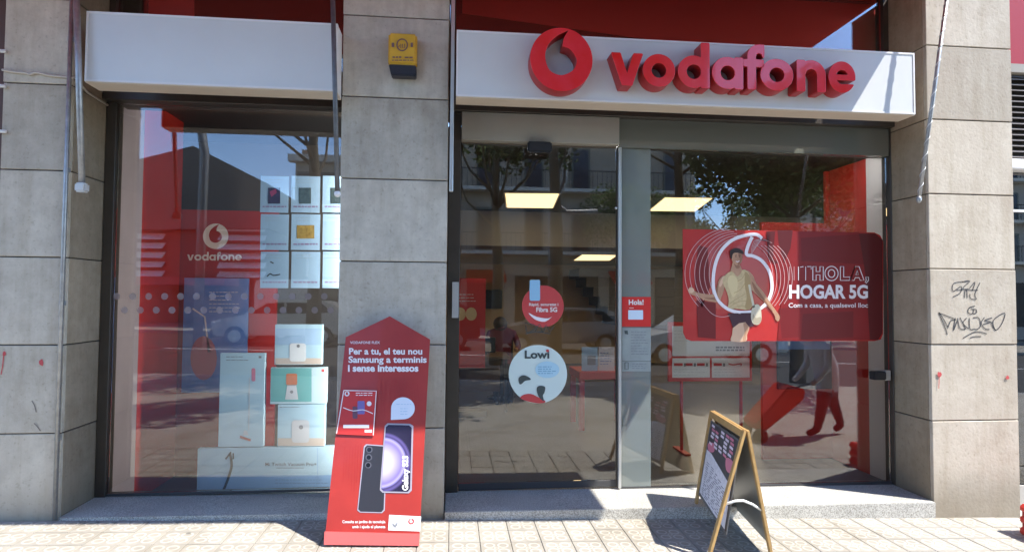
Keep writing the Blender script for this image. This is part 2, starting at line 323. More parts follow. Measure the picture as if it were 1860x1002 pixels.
ASPH = mat('asphalt', (.055, .054, .052), .9, var=.3, scale=6, bump=.4, bscale=200)
KERB = mat('kerb_stone', (.36, .35, .32), .8, var=.2, scale=5)
slab('kerb', -30, 30, -6.45, -6.2, .0, KERB, th=.3)
slab('road', -60, 60, -18.5, -6.45, -.12, ASPH)
slab('far_kerb', -30, 30, -18.75, -18.5, 0, KERB, th=.3)
slab('far_pavement', -60, 60, -40, -18.75, 0, TILEP)
slab('ground', -400, 400, -400, 300, -.5, mat('far_ground', (.2, .19, .17), .9), th=.3)
PAINTW = mat('road_paint', (.7, .7, .68), .7, var=.3, scale=9)
for k in range(7):
    slab('road_marking', -20+k*6, -17+k*6, -12.7, -12.56, -.116, PAINTW, th=.003)
# ------------------------------------------------------------------ building: piers
XL, XM1, XM2, XR1, XR2 = -2.591, -.793, -.035, 3.713, 4.450
XL0 = at(4, 200, 0).x
ZJ = [3.0015-.5895*k for k in range(-2, 5)]          # joints, top to bottom
def pier(x0, x1, label, stone, left_rev, right_rev, ztop=4.18):
    e = empty('stone_pier', (x0/2+x1/2, .2, G((x0+x1)/2)), label, 'pier', 'stone-clad piers of the shopfront')
    box('pier_core', x0+.014, x1-.014, .014, .52, G(x1)-.1, ztop-.02, MORTAR, e)
    zs = [z for z in ZJ if z < ztop+.1]+[None]
    for a, b in zip(zs, zs[1:]):
        zb = (b+.004) if b is not None else min(G(x0), G(x1))-.02
        zt = a-.004; j = random.uniform(-.004, .003)
        box('stone_slab', x0+random.uniform(0, .003), x1-random.uniform(0, .003), j, .032, zb, zt, stone, e, .004)
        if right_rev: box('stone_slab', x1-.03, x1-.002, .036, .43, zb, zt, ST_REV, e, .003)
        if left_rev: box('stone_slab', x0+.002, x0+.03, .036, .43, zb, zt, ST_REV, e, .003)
    return e
pL = pier(XL0, XL, 'pale stone pier at the left end of the shopfront with a cable and steel tube', ST_LEFT, True, True)
pM = pier(XM1, XM2, 'grey stone pier between the two bays carrying the yellow alarm box', ST_GREY, True, True)
pR = pier(XR1, XR2, 'warm beige stone pier at the right end with black graffiti tags', ST_WARM, True, True)
# graffiti on the right pier
FP = wallframe(-.0045); GI = mat('graffiti_ink', (.03, .03, .035), .6)
def zz(pts, ox=1680, oy=490, s=4.356): return [(ox+x/s, oy+y/s) for x, y in pts]
tags1 = [[(345, 90), (230, 105), (222, 170), (285, 130), (280, 180), (220, 215)], [(290, 95), (355, 88), (300, 150), (420, 160)], [(315, 160), (312, 222)], [(330, 160), (335, 222)], [(350, 150), (395, 95), (375, 165)], [(435, 100), (395, 190), (405, 232), (360, 225), (355, 190)], [(250, 160), (345, 150)]]
tags2 = [[(395, 285), (350, 300), (340, 335), (370, 348), (385, 320), (365, 305)], [(380, 310), (405, 315), (405, 340), (380, 345)],
 [(175, 510), (165, 470), (108, 335), (150, 395), (180, 450)], [(108, 340), (240, 390), (205, 400), (180, 460)], [(240, 380), (225, 480), (255, 400)], [(258, 380), (275, 460), (320, 470)], [(330, 380), (300, 420), (345, 465)], [(275, 375), (310, 440), (320, 470)], [(350, 380), (355, 465), (385, 468)], [(380, 378), (425, 380), (440, 440), (410, 470), (385, 465)], [(470, 375), (445, 420), (475, 465), (510, 470)], [(530, 378), (470, 400), (520, 410), (460, 430)], [(520, 410), (560, 475), (610, 420), (630, 340), (540, 400), (555, 480)],
 [(300, 540), (380, 495), (430, 490), (490, 505)], [(355, 538), (385, 528), (445, 526)]]
ribbon('graffiti_tag', FP, [smooth_line(zz(t), 4) for t in tags1], 1.3, GI, pR)
ribbon('graffiti_tag', FP, [smooth_line(zz(t), 4) for t in tags2], 1.5, GI, pR)
PINK = mat('red_paint_spot', (.5, .07, .07), .7)
for cx, cy, r, q in ((1706, 680, 4, pR), (1830, 685, 3, pR), (8, 642, 3.5, pL), (75, 658, 4.5, pL)):
    art('paint_spot', FP, [(cx+(x-cx)*random.uniform(.7, 1.2), cy+(y-cy)*random.uniform(.7, 1.3)) for x, y in cpts(cx, cy, r, r*1.3, 12)], PINK, q)
ribbon('paint_drip', FP, [[(1706, 683), (1705, 705)]], 1.2, PINK, pR); ribbon('paint_drip', FP, [[(7, 645), (5, 665), (2, 680)]], 2, PINK, pL)
for q_ in ([(58, 727), (63, 736), (66, 748)], [(62, 768), (68, 774), (74, 782)]): ribbon('scratch_mark', FP, [smooth_line(q_, 3)], 2, mat('scratch', (.2, .17, .15), .8), pL)
# building above and beside
FAC = mat('facade_render', (.34, .30, .24), .85, var=.2, scale=1.2)
bld = empty('shop_building', (0, .6, 0), 'stone-fronted city building above the shopfront', 'building')
awn = empty('shop_awning', (-3, -.6, 4.2), 'red fabric awning stretched out above the shopfront', 'awning'); AWN = mat('awning_red_fabric', (.62, .045, .03), .8, var=.12, scale=2)
box('awning_fabric', -9, 3.72, -1.40, .54, 4.2, 4.215, AWN, awn); box('front_bar', -9, 3.72, -1.43, -1.401, 4.185, 4.23, WHITE, awn, .004)
box('canopy_box', -9, 3.72, .3, .54, 4.216, 4.40, WHITE, awn); box('upper_wall', -14, 16, .55, 1.0, 4.19, 14, FAC, bld)
box('upper_wall', 4.47, 16, .9, 1.1, 3.05, 4.19, FAC, bld)
# ------------------------------------------------------------------ sills, lintels
sill = prism('stone_sill', [(XL+.005, -.01, .088), (XM1-.005, -.01, .066), (XM1-.005, .50, .066), (XL+.005, .50, .088)], Vector((0, 0, -.25)), GRANITE, None)
tag(sill, 'grey granite sill under the left display window', 'sill')
sill2 = prism('stone_sill', [(XM2+.005, -.03, .062), (XR1-.005, -.03, .032), (XR1-.005, .55, .032), (XM2+.005, .55, .062)], Vector((0, 0, -.25)), GRANITE, None, .004)
tag(sill2, 'speckled granite entrance step below the glass door', 'step')
# ------------------------------------------------------------------ sign boxes
LBOX = mat('sign_face', (.66, .68, .67), .35, var=.10, scale=1.2); TRIM = mat('sign_trim', (.74, .74, .73), .4); BEIGE = mat('sign_underside', (.62, .54, .44), .6, var=.1, scale=3)
YS = -.18; ZS0, ZS1 = 2.975, 3.440
def sign_box(name, x0, x1, label):
    e = empty(name, ((x0+x1)/2, -.09, ZS0), label, 'sign')
    box('sign_face', x0+.012, x1-.012, YS+.004, YS+.03, ZS0+.012, ZS1-.012, LBOX, e)
    box('sign_body', x0, x1, YS+.031, -.002, ZS0+.004, ZS1-.001, TRIM, e)
    box('sign_underside', x0, x1, YS+.01, -.003, ZS0-.006, ZS0+.003, BEIGE, e)
    for a in (('trim_strip', x0, x1, YS, YS+.03, ZS1-.0115, ZS1+.002), ('trim_strip', x0, x1, YS, YS+.03, ZS0, ZS0+.0115)): box(*a, TRIM, e)
    for a in ((x0, x0+.0115), (x1-.0115, x1)): box('trim_strip', a[0], a[1], YS, YS+.03, ZS0+.012, ZS1-.012, TRIM, e)
    return e
sgL = sign_box('blank_sign_box', at(155, 90, YS).x, XM1-.004, 'blank white sign box above the left display window')
sgR = sign_box('shop_sign', at(829, 115, YS).x, at(1662, 150, YS).x, 'white shop sign box with red raised logo and vodafone lettering over the entrance')
# letter outlines from distance fields
def contours(f, x0, x1, y0, y1, h=.025):
    xs = np.arange(x0-.1, x1+.1, h); ys = np.arange(y0-.1, y1+.1, h); X, Y = np.meshgrid(xs, ys, indexing='ij'); D = f(X, Y)+1e-7
    seg = {}
    def ip(i, j, k, l):
        a, b = D[i, j], D[k, l]; t = a/(a-b); return (xs[i]+(xs[k]-xs[i])*t, ys[j]+(ys[l]-ys[j])*t)
    for i in range(len(xs)-1):
        for j in range(len(ys)-1):
            c = [(i, j), (i+1, j), (i+1, j+1), (i, j+1)]; s = [D[p] < 0 for p in c]
            if all(s) or not any(s): continue
            ins, outs = [], []
            for k in range(4):
                a, b = c[k], c[(k+1) % 4]
                if s[k] != s[(k+1) % 4]:
                    key = tuple(sorted((a, b))); p = ip(*a, *b); (outs if s[k] else ins).append((key, p))
            for (ka, pa), (kb, pb) in zip(ins, outs): seg[kb] = (ka, pb)
    res = []; left = dict(seg)
    while left:
        k0 = next(iter(left)); k = k0; P = []
        while k in left: nx, p = left.pop(k); P.append(p); k = nx
        if len(P) > 5: res.append(P)
    return res
def sd_box(X, Y, x0, x1, y0, y1, r=.03):
    dx = np.abs(X-(x0+x1)/2)-(x1-x0)/2+r; dy = np.abs(Y-(y0+y1)/2)-(y1-y0)/2+r
    return np.hypot(np.maximum(dx, 0), np.maximum(dy, 0))+np.minimum(np.maximum(dx, dy), 0)-r
def sd_ring(X, Y, cx=.5, cy=.5, ro=.5, ri=.235): d = np.hypot(X-cx, Y-cy); return np.maximum(d-ro, ri-d)
T_ = .27
def g_v(X, Y):
    def hp(ax, ay, bx, by): n_ = math.hypot(bx-ax, by-ay); return ((X-ax)*(by-ay)-(Y-ay)*(bx-ax))/n_
    outer = np.maximum.reduce([-hp(.34, 0, 0, 1), hp(.66, 0, 1, 1), -Y, Y-1])
    inner = np.maximum.reduce([-hp(.5, .36, .29, 1), hp(.5, .36, .71, 1)])
    return np.maximum(outer, -inner)
GL = {'v': (g_v, 1, 1), 'o': (lambda X, Y: sd_ring(X, Y), 1, 1),
 'd': (lambda X, Y: np.minimum(sd_ring(X, Y), sd_box(X, Y, 1-T_, 1, 0, 1.42)), 1, 1.45),
 'a': (lambda X, Y: np.minimum(sd_ring(X, Y), sd_box(X, Y, 1-T_, 1, 0, 1)), 1, 1),
 'f': (lambda X, Y: np.minimum.reduce([sd_box(X, Y, .13, .13+T_, 0, 1.07), sd_box(X, Y, 0, .66, .72, .95), np.maximum.reduce([sd_ring(X, Y, .51, 1.05, .38, .11), -(Y-1.03), X-.68]), sd_box(X, Y, .5, .68, 1.16, 1.43, .02)]), .7, 1.5),
 'n': (lambda X, Y: np.minimum.reduce([sd_box(X, Y, 0, T_, 0, 1), np.maximum(sd_ring(X, Y, .47, .53, .47, .2), -(Y-.5)), sd_box(X, Y, .94-T_, .94, 0, .56)]), .94, 1),
 'e': (lambda X, Y: np.minimum(np.maximum(sd_ring(X, Y), -sd_box(X, Y, .5, 1.1, .27, .41, .01)), sd_box(X, Y, .2, .97, .405, .57, .01)), 1, 1)}
LOGO_IN = smooth_line([(.04, .42), (.24, .36), (.40, .20), (.50, -.04), (.38, -.33), (.0, -.51), (-.38, -.37), (-.53, .03), (-.45, .42), (-.2, .71), (.06, .87), (.25, .95)], 5)+smooth_line([(.25, .95), (.09, .70), (.04, .42)], 4)[1:-1]
LOGO_OUT = [(math.cos(a*math.pi/32), math.sin(a*math.pi/32)) for a in range(64)]
def logo(name, F, cx, cy, rx, ry, mat_, parent, d=.002, ext=0, bev=0):
    u0, v0 = F.px(cx, cy); u1, _ = F.px(cx+rx, cy); _, v1 = F.px(cx, cy-ry); k = (u1-u0); kv = v1-v0
    me = curve_mesh([[(x*k, y*kv) for x, y in LOGO_OUT], [(x*k, y*kv) for x, y in LOGO_IN]], ext, bev)
    return on_frame(name, me, F, mat_, parent, d+ext/2+bev, lambda x, y: (x+u0, y+v0))
def word(name, F, spans, ybase, ytop, mat_, parent, d=.002, ext=0, bev=0, yb2=None, yt2=None):
    """spans: letter, px0, px1 ; baseline and x-height top in pixels at the two ends"""
    o = []; X0, X1 = spans[0][1], spans[-1][2]; yb2 = yb2 or ybase; yt2 = yt2 or ytop
    for ch, a, b in spans:
        f, wd, ht = GL[ch]; P = contours(f, 0, wd, 0, ht)
        t = ((a+b)/2-X0)/(X1-X0); yb = ybase+(yb2-ybase)*t; yt = ytop+(yt2-ytop)*t
        u0, v0 = F.px(a, yb); u1, _ = F.px(b, yb); _, v1 = F.px(a, yt)
        me = curve_mesh([[(x/wd*(u1-u0), y*(v1-v0)) for x, y in p] for p in P], ext, bev)
        o.append(on_frame(name, me, F, mat_, parent, d+ext/2+bev, lambda x, y: (x+u0, y+v0)))
    return o
ACRY = mat('red_acrylic', (.72, .016, .014), .22, var=.01, scale=6, col2=(.76, .035, .055), spec=.5, coat=.6)  # pinkish mottling paints faint reflections into the letter red
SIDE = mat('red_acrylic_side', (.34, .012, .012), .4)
FS = wallframe(YS)
EXT = .12
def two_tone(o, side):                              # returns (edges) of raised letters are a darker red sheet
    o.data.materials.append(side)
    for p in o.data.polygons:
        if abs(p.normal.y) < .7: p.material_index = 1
FSF = wallframe(YS-EXT)                             # pixel spans below are of the front faces
def raised_logo(cx, cy, rx, ry):
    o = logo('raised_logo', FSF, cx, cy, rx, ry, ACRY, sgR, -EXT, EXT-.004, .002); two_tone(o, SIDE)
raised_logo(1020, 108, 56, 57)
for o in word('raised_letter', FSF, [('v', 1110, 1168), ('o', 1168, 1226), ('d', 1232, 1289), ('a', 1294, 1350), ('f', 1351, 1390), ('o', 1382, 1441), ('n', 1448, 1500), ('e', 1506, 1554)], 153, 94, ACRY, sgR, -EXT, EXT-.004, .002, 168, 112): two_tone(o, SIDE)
# ------------------------------------------------------------------ lintels over both bays
for x0, x1, lb in ((XL, XM1, 'dark bronze lintel beam over the left display window'), (XM2, XR1, 'dark bronze lintel beam over the entrance glazing')):
    o = box('lintel_beam', x0+.003, x1-.003, .34, .60, 3.02 if x0 < -1 else 3.035, 3.30, BROWN, None, .004); tag(o, lb, 'beam')
# ------------------------------------------------------------------ left display window
xw0 = at(208, 500, YG).x
winL = empty('display_window', ((XL+XM1)/2, YG, .1), 'left display window glazed in one tall pane with a band of dots', 'window')
box('frame_post', XL+.004, xw0, .40, .50, .085, 3.018, BROWN, winL, .003); box('frame_post', XM1-.03, XM1-.004, .40, .50, .075, 3.018, BROWN, winL, .003)
box('bottom_rail', xw0+.002, XM1-.032, .415, .475, .089, .105, DGREY, winL)
pane = box('pane', xw0+.003, XM1-.033, YG-.004, YG+.004, .106, 3.017, GLASSL, winL)
FG = wallframe(YG-.006); DOT = glass_mat('dot_film', .05, (.8, .8, .8), frost=(.45, (.45, .40, .42)))
uv = [FG.px(*p) for p in cpts(400, 540, 6.2, 6.2, 16)]; c0 = FG.px(400, 540)
dm = bpy.data.meshes.new('dot'); dm.from_pydata([(u-c0[0], 0, v-c0[1]) for u, v in uv], [], [tuple(range(15, -1, -1))]); dm.materials.append(DOT)
for k in range(14):
    for xx, yy in ((212+29*k, 538), (226+28.8*k, 563)):
        if xx > 606: continue
        u, v = FG.px(xx, yy); place('dot', dm, Vector((u, YG-.006, v)), None, pane)
# interior of the left display
dis = empty('display_interior', (-1.7, 1.0, .05), 'red and mauve lined display niche behind the left window', 'display niche')
xs = xw0-.02
box('side_panel', xs-.03, xs, .51, .86, -.1, 3.2, MAUVE, dis); box('side_panel', xs-.03, xs, .862, 1.58, -.1, 3.2, REDD, dis)
FB = wallframe(1.6)
a = rect(300, 380, 500, 900, 1.6); box('back_board', a[0]-.3, a[1], 1.6, 1.64, -.1, at(400, 382, 1.6).z, mat('red_board', (.40, .022, .018), .5), dis)
box('side_panel', -3.3, -3.25, 1.59, 2.3, -.1, 3.2, MORTAR, dis); box('back_wall', -3.2, -.3, 2.3, 2.35, -.1, 3.2, mat('niche_wall', (.10, .085, .075), .8), dis)
box('niche_floor', xs, -.5, .51, 2.3, -.12, -.1, mat('niche_floor', (.12, .1, .1), .6), dis); box('niche_ceiling', -3.3, -.5, .61, 2.3, 3.2, 3.25, DGREY, dis); box('side_panel', -.60, -.56, .51, 2.3, -.1, 3.2, mat('niche_side', (.25, .22, .2), .8), dis)
CREAM = mat('cream_print', (.80, .72, .62), .6)
logo('white_logo', FB, 392, 429, 23, 23, CREAM, dis)
word('white_letter', FB, [('v', 340, 352), ('o', 353, 366), ('d', 367, 379), ('a', 380, 392), ('f', 393, 401), ('o', 401, 414), ('n', 415, 426), ('e', 427, 439)], 473, 462, CREAM, dis, .002)
bp = box('blue_poster', *(lambda r: (r[0], r[1]))(rect(333, 505, 450, 712, 1.55)), 1.54, 1.56, *(lambda r: (r[2], r[3]))(rect(333, 505, 450, 712, 1.55)), mat('blue_print', (.10, .22, .55), .4, var=.01, scale=4, col2=(.25, .32, .62)), None); tag(bp, 'blue poster on the red back board of the left window', 'poster')
FBP = wallframe(1.539); ribbon('white_line', FBP, [[(350, 560), (372, 575), (380, 640)]], 3, PALEINK, bp); lines_of_print(FBP, 380, 530, 440, 6, 7, PALEINK, bp); art('round_print', FBP, cpts(370, 650, 24, 40, 20), mat('salmon_print', (.5, .2, .22), .6), bp)
# unseen strip lights added to brighten the two displays
NL = mat('added_light_tube', (.9, .9, .9), .5, emis=(1, .97, .95), es=7)
o = box('added_display_light', -.72, -.65, .53, .60, .2, 2.9, NL); tag(o, 'upright strip light added unseen behind the middle pier to brighten the left display', 'strip light')
o = box('added_display_light', -2.4, -.9, .53, .60, 3.10, 3.13, NL); tag(o, 'strip light added unseen behind the lintel to brighten the left display', 'strip light')
o = box('added_display_light', .3, 3.6, .505, .535, 2.83, 2.85, NL); tag(o, 'strip light added unseen behind the header to brighten the entrance display', 'strip light')
# product boxes
def carton(name, px0, py0, px1, py1, Y, dep, col, label, cat='box'):
    a, b, z0, z1 = rect(px0, py0, px1, py1, Y); e = empty(name, ((a+b)/2, Y+dep/2, z0), label, cat, 'product boxes in the left window')
    box('carton', a, b, Y, Y+dep*.3, z0, z1, col, e, .003); return e
WB = mat('sky_tinted_carton', (.42, .62, .74), .45); BL = mat('blue_band', (.30, .47, .70), .5); TEAL = mat('teal_print', (.16, .42, .42), .5); GRYP = mat('product_grey', (.55, .58, .62), .5); SAND = mat('sand_band', (.55, .48, .42), .5)  # white cartons carry the blue of reflected sky in their colour
Y1 = .80; F1 = wallframe(Y1)
e = carton('long_product_box', 358, 812, 606, 893, Y1, .2, WB, 'long low white and blue product box lying at the bottom of the left window')
art('blue_band', F1, rpts(359, 862, 605, 892), BL, e); ftext('box_title', F1, 'Mi Twitch Vacuum Pro+', 482, 575, 839, 845, INK, e, .003, .01); ribbon('printed_line', F1, [[(502, 849), (552, 849)]], 1, INK, e); ribbon('fold_line', F1, [[(577, 812), (577, 892)]], 1, BL, e); lines_of_print(F1, 500, 870, 600, 2, 6, mat('mid_ink', (.25, .36, .5), .6), e)
ribbon('product_picture', F1, [smooth_line([(418, 822), (421, 845), (414, 870), (405, 892)], 4)], 4.5, DGREY, e, .004); ribbon('product_picture', F1, [[(410, 833), (420, 820)], [(424, 822), (424, 833)]], 3, DGREY, e, .004)
e = carton('tall_product_box', 398, 641, 480, 811, Y1, .16, WB, 'tall white product box with a printed vacuum cleaner stick')
lines_of_print(F1, 411, 647, 460, 2, 6, INK, e); ribbon('product_picture', F1, [[(453, 685), (452, 780)]], 1.6, GRYP, e); art('product_head', F1, rpts(457, 668, 464, 692, 3), mat('pink_print', (.6, .2, .3), .5), e); art('product_foot', F1, [(436, 790), (456, 797), (455, 801), (436, 795)], mat('rust_print', (.45, .13, .10), .5), e); art('product_foot', F1, [(443, 781), (449, 781), (452, 790), (441, 790)], GRYP, e, .002); art('logo_mark', F1, rpts(470, 646, 475, 650), INK, e)
e = carton('square_product_box', 504, 734, 590, 810, Y1, .2, WB, 'square pale product box with a grey kettle picture, lowest of the three stacked boxes')
art('lower_print', F1, rpts(505, 795, 589, 809), SAND, e); art('kettle_picture', F1, rpts(530, 762, 562, 803, 6), GRYP, e, .003); art('kettle_badge', F1, cpts(547, 775, 4, 4, 10), INK, e, .0045); lines_of_print(F1, 508, 738, 545, 1, 5, INK, e)
e = carton('blender_product_box', 491, 667, 593, 733, Y1, .2, mat('teal_carton', (.50, .66, .72), .5), 'teal product box with a picture of an orange blender, middle of the stack')
art('teal_print', F1, rpts(492, 668, 566, 729), TEAL, e); art('blender_jar', F1, rpts(520, 678, 540, 699, 3), mat('orange_print', (.55, .2, .1), .5), e, .003); art('blender_base', F1, [(522, 698), (538, 698), (542, 725), (518, 725)], GRYP, e, .003); art('blender_badge', F1, cpts(530, 711, 3, 3, 10), INK, e, .0045); art('logo_mark', F1, rpts(584, 670, 589, 675), INKR, e)
e = carton('kettle_product_box', 499, 589, 585, 662, Y1, .2, WB, 'sky-tinted white product box with a white kettle picture on top of the stack')
art('blue_print', F1, rpts(500, 596, 584, 626), mat('light_blue_print', (.35, .52, .72), .5), e); art('lower_print', F1, rpts(500, 650, 584, 661), SAND, e); art('kettle_picture', F1, rpts(526, 623, 556, 656, 5), mat('kettle_white', (.7, .75, .78), .5), e, .003); art('kettle_badge', F1, cpts(542, 628, 3, 3, 10), INK, e, .0045)
# price sheets hanging in three columns
Y2 = .72; F2 = wallframe(Y2); PC = mat('sky_tinted_paper', (.42, .62, .80), .5, var=.06, scale=8)  # white paper, with reflected sky blue put into its colour
cols = ((473, 524, 'left'), (529, 581, 'middle'), (586, 640, 'right')); rows = ((320, 386, 'top'), (389, 454, 'centre'), (457, 523, 'bottom'))
pics = {(0, 0): ('dark_print', (.05, .04, .12)), (1, 0): ('slate_print', (.09, .14, .15)), (2, 0): ('slate_print2', (.06, .09, .10)), (1, 1): ('gold_print', (.55, .36, .08))}
for i, (x0, x1, cn) in enumerate(cols):
    for j, (y0, y1, rn) in enumerate(rows):
        a, b, z0, z1 = rect(x0, y0, x1, y1, Y2)
        what = {(0, 0): 'showing a dark phone', (1, 0): 'showing a dark camera', (1, 1): 'showing a golden tablet', (0, 2): 'with scattered small black marks', (2, 0): 'showing a dark device half behind the pier'}.get((i, j), 'with only faint print')
        e = empty('price_sheet', ((a+b)/2, Y2, z0), f'price sheet {what}, {rn} of the {cn} column', 'sheet', 'price sheets hanging in the left window')
        box('paper', a, b, Y2, Y2+.004, z0, z1, PC, e)
        if (i, j) in pics:
            nm, cc = pics[(i, j)]; pm = mat(nm, cc, .5, var=.5, scale=30)
            art('picture', F2, rpts(x0+14, y0+21, x0+36, y0+50) if (i, j) != (1, 1) else rpts(x0+10, y0+20, x0+42, y0+44), pm, e)
            if (i, j) == (0, 0): art('picture_accent', F2, [(x0+17, y0+28), (x0+28, y0+23), (x0+30, y0+30), (x0+20, y0+38)], mat('magenta_print', (.4, .05, .15), .5), e, .003)
        if (i, j) == (0, 2): ribbon('scrawl', F2, [smooth_line([(x0+12, y0+45), (x0+18, y0+40), (x0+24, y0+43), (x0+36, y0+41)], 3), [(x0+18, y0+18), (x0+24, y0+21)]], 2, BLACK, e)
        lines_of_print(F2, x0+9, y0+6, x1-9, 2, 5, mat('faint_ink', (.42, .52, .58), .6), e, .9)
        lines_of_print(F2, x0+4, y1-12, x1-4, 1, 4, mat('price_ink', (.35, .25, .42), .6), e, 2.6, 0)
# ------------------------------------------------------------------ entrance glazing
def xat(px, py=550, Y=YG): return at(px, py, Y).x
ent = empty('entrance_glazing', (1.8, YG, .05), 'glazed shop entrance with sliding door, frosted strip and large fixed pane', 'entrance')
zb = lambda x: .062-.008*x+.002
xd0, xd1, xf1, xg1 = xat(835), xat(1121), xat(1182), xat(1613)
box('header_box', xd0, xd1-.005, .36, .47, 2.81, 3.034, mat('header_beige', (.36, .34, .29), .6, var=.1, scale=2), ent, .004)
box('header_panel', xd1+.005, xg1, .405, .43, 2.80, 3.034, GHEAD, ent); box('header_back', xd1+.005, xg1, .46, .5, 2.80, 3.034, mat('header_grey', (.20, .21, .19), .6), ent)
box('door_sensor', xat(953), xat(996), .30, .36, at(970, 277, .33).z, at(970, 258, .33).z, BLACK, ent, .01, 2)
box('frame_post', XM2+.003, xd0-.002, .39, .50, .064, 3.034, BROWN, ent, .003); box('frame_post', xg1+.002, XR1-.003, .39, .50, .036, 3.034, BROWN, ent, .003)
dr = box('sliding_door', xd0+.004, xd1-.012, YG-.005, YG+.005, .12, 2.805, GLASS, ent)
box('bottom_rail', xd0+.004, xd1-.012, YG-.014, YG+.014, .066, .119, DGREY, dr, .002)
box('door_edge', xd1-.011, xd1-.002, YG-.012, YG+.012, .066, 2.805, BROWN, dr)
box('steel_post', xd1, xd1+.024, .395, .445, .063, 2.799, ALU, ent, .003)
box('frosted_pane', xd1+.026, xf1-.002, YG-.004, YG+.004, .06, 2.798, FROST, ent)
box('clear_pane', xf1, xg1-.002, YG-.004, YG+.004, .058, 2.798, GLASS, ent)
box('floor_rail', xd1+.026, xg1-.002, .42, .46, .03, .057, DGREY, ent)
# round lock knob
bm = bmesh.new(); bmesh.ops.create_uvsphere(bm, u_segments=12, v_segments=8, radius=.012); bmesh.ops.translate(bm, verts=bm.verts, vec=at(1119, 378, .41)); from_bm('lock_knob', bm, ALU, ent, True)
# jamb sensor
e = empty('jamb_sensor', at(1596, 681, .38), 'small black sensor box on the pale right jamb of the entrance', 'sensor')
a, b, z0, z1 = rect(1584, 674, 1606, 689, .36); box('housing', a, b, .33, .40, z0, z1, BLACK, e, .006, 2); a, b, z0, z1 = rect(1606, 672, 1615, 690, .38); box('bracket', a, b, .36, .42, z0, z1, ALU, e, .003)
# upper windows
def upper(x0, x1, label, red):
    e = empty('upper_window', ((x0+x1)/2, YG, 3.45), label, 'window')
    box('pane', x0+.05, x1-.05, YG-.004, YG+.004, 3.302, 4.19, GLASS, e); box('frame_post', x0+.004, x0+.048, .4, .5, 3.302, 4.19, BROWN, e); box('frame_post', x1-.048, x1-.004, .4, .5, 3.302, 4.19, BROWN, e)
    F = wallframe(.52)
    for k, pts in enumerate(red): art('red_reflection_sheet', F, pts, REDD, e, 0, .01)  # red sheets stand in for the red reflected in the upper panes
    DR = mat('dark_room', (.035, .03, .03), .8); box('room_back', x0, x1, 1.7, 1.72, 3.33, 4.16, DR, e); box('room_ceiling', x0, x1, .505, 1.72, 4.165, 4.185, DR, e); box('room_floor', x0, x1, .61, 1.72, 3.305, 3.325, DR, e); box('room_side', x0-.02, x0-.002, .53, 1.72, 3.33, 4.16, DR, e); box('room_side', x1+.002, x1+.02, .53, 1.72, 3.33, 4.16, DR, e)
upper(XL, XM1, 'upper window strip above the blank sign box', [[(270, -60), (352, -60), (352, 60), (270, 60)]])
upper(XM2, XR1, 'upper window strip with a red sheet imitating the reflected awning above the shop sign', [[(840, -90), (1600, -90), (1600, 130), (1560, 120), (1380, 100), (840, 24)]])
# ------------------------------------------------------------------ stickers on the entrance glass
FT = wallframe(YG-.007)
# large rounded poster
ho = empty('glass_poster', at(1422, 518, YG-.01), 'large rounded red poster of a walking man and the words HOLA, HOGAR 5G', 'poster')
prt = mat('poster_red', (.56, .03, .022), .4, var=.01, scale=1.6, col2=(.40, .016, .016), coat=.25)
art('poster_sheet', FT, [(1240, 416)]+[(1600+(x-1600), y) for x, y in []]+[(1588, 422), (1599, 427), (1604, 438), (1604, 606), (1600, 616), (1588, 619), (1256, 619), (1246, 615), (1241, 604)], prt, ho, 0, .003)
FH = wallframe(YG-.0105)
DKR = mat('poster_dark', (.10, .008, .010), .4); MDR = mat('poster_mid', (.17, .008, .010), .4)
art('dark_field', FH, [(1400, 419), (1560, 422), (1572, 500), (1580, 617), (1412, 617), (1420, 540), (1405, 470)], mat('poster_deep', (.24, .010, .012), .4), ho, .0001)
art('dark_reflection', FH, [(1560, 424), (1590, 424), (1603, 436), (1603, 604), (1595, 617), (1580, 617), (1572, 500)], DKR, ho, .0004)  # a dark reflection painted over the right end of the poster
for p, mm in (([(1268, 445), (1285, 450), (1290, 520), (1275, 560), (1262, 520)], MDR), ([(1265, 545), (1300, 550), (1300, 615), (1268, 612)], MDR), ([(1392, 420), (1408, 420), (1404, 470), (1414, 476), (1408, 480), (1396, 470)], DKR), ([(1412, 418), (1440, 418), (1436, 450), (1424, 478), (1414, 440)], DKR), ([(1455, 432), (1575, 424), (1570, 480), (1456, 474)], MDR), ([(1458, 570), (1550, 565), (1550, 612), (1455, 617)], MDR), ([(1415, 560), (1450, 556), (1452, 612), (1420, 614)], MDR)):
    art('building_print', FH, p, mm, ho, .0003)
RNG = mat('poster_white', (.85, .80, .82), .5); RNGT = mat('poster_line', (.65, .42, .42), .5)
def arc(cx, cy, rx, ry, a0, a1, n=28, tilt=0): return [(cx+rx*math.cos(math.radians(a))*math.cos(tilt)-ry*math.sin(math.radians(a))*math.sin(tilt), cy+rx*math.cos(math.radians(a))*math.sin(tilt)+ry*math.sin(math.radians(a))*math.cos(tilt)) for a in np.linspace(a0, a1, n)]
for k in range(6):
    ribbon('ring_line', FH, [arc(1344-k*3.2, 497, 56+k*5.6, 66+k*3.4, 150-k*3, 275-k*2)], .9, RNGT, ho, .0012)
    ribbon('ring_line', FH, [arc(1360+k*3, 505, 44+k*4, 62+k*2, -70+k*3, 60-k*4)], .9, RNGT, ho, .0012)
    ribbon('ring_line', FH, [smooth_line([(1364+k*2, 463-k*3), (1366+k*3, 448-k*2), (1372+k*3, 436), (1392+k*2, 436+k)], 4)], .8, RNGT, ho, .0012)
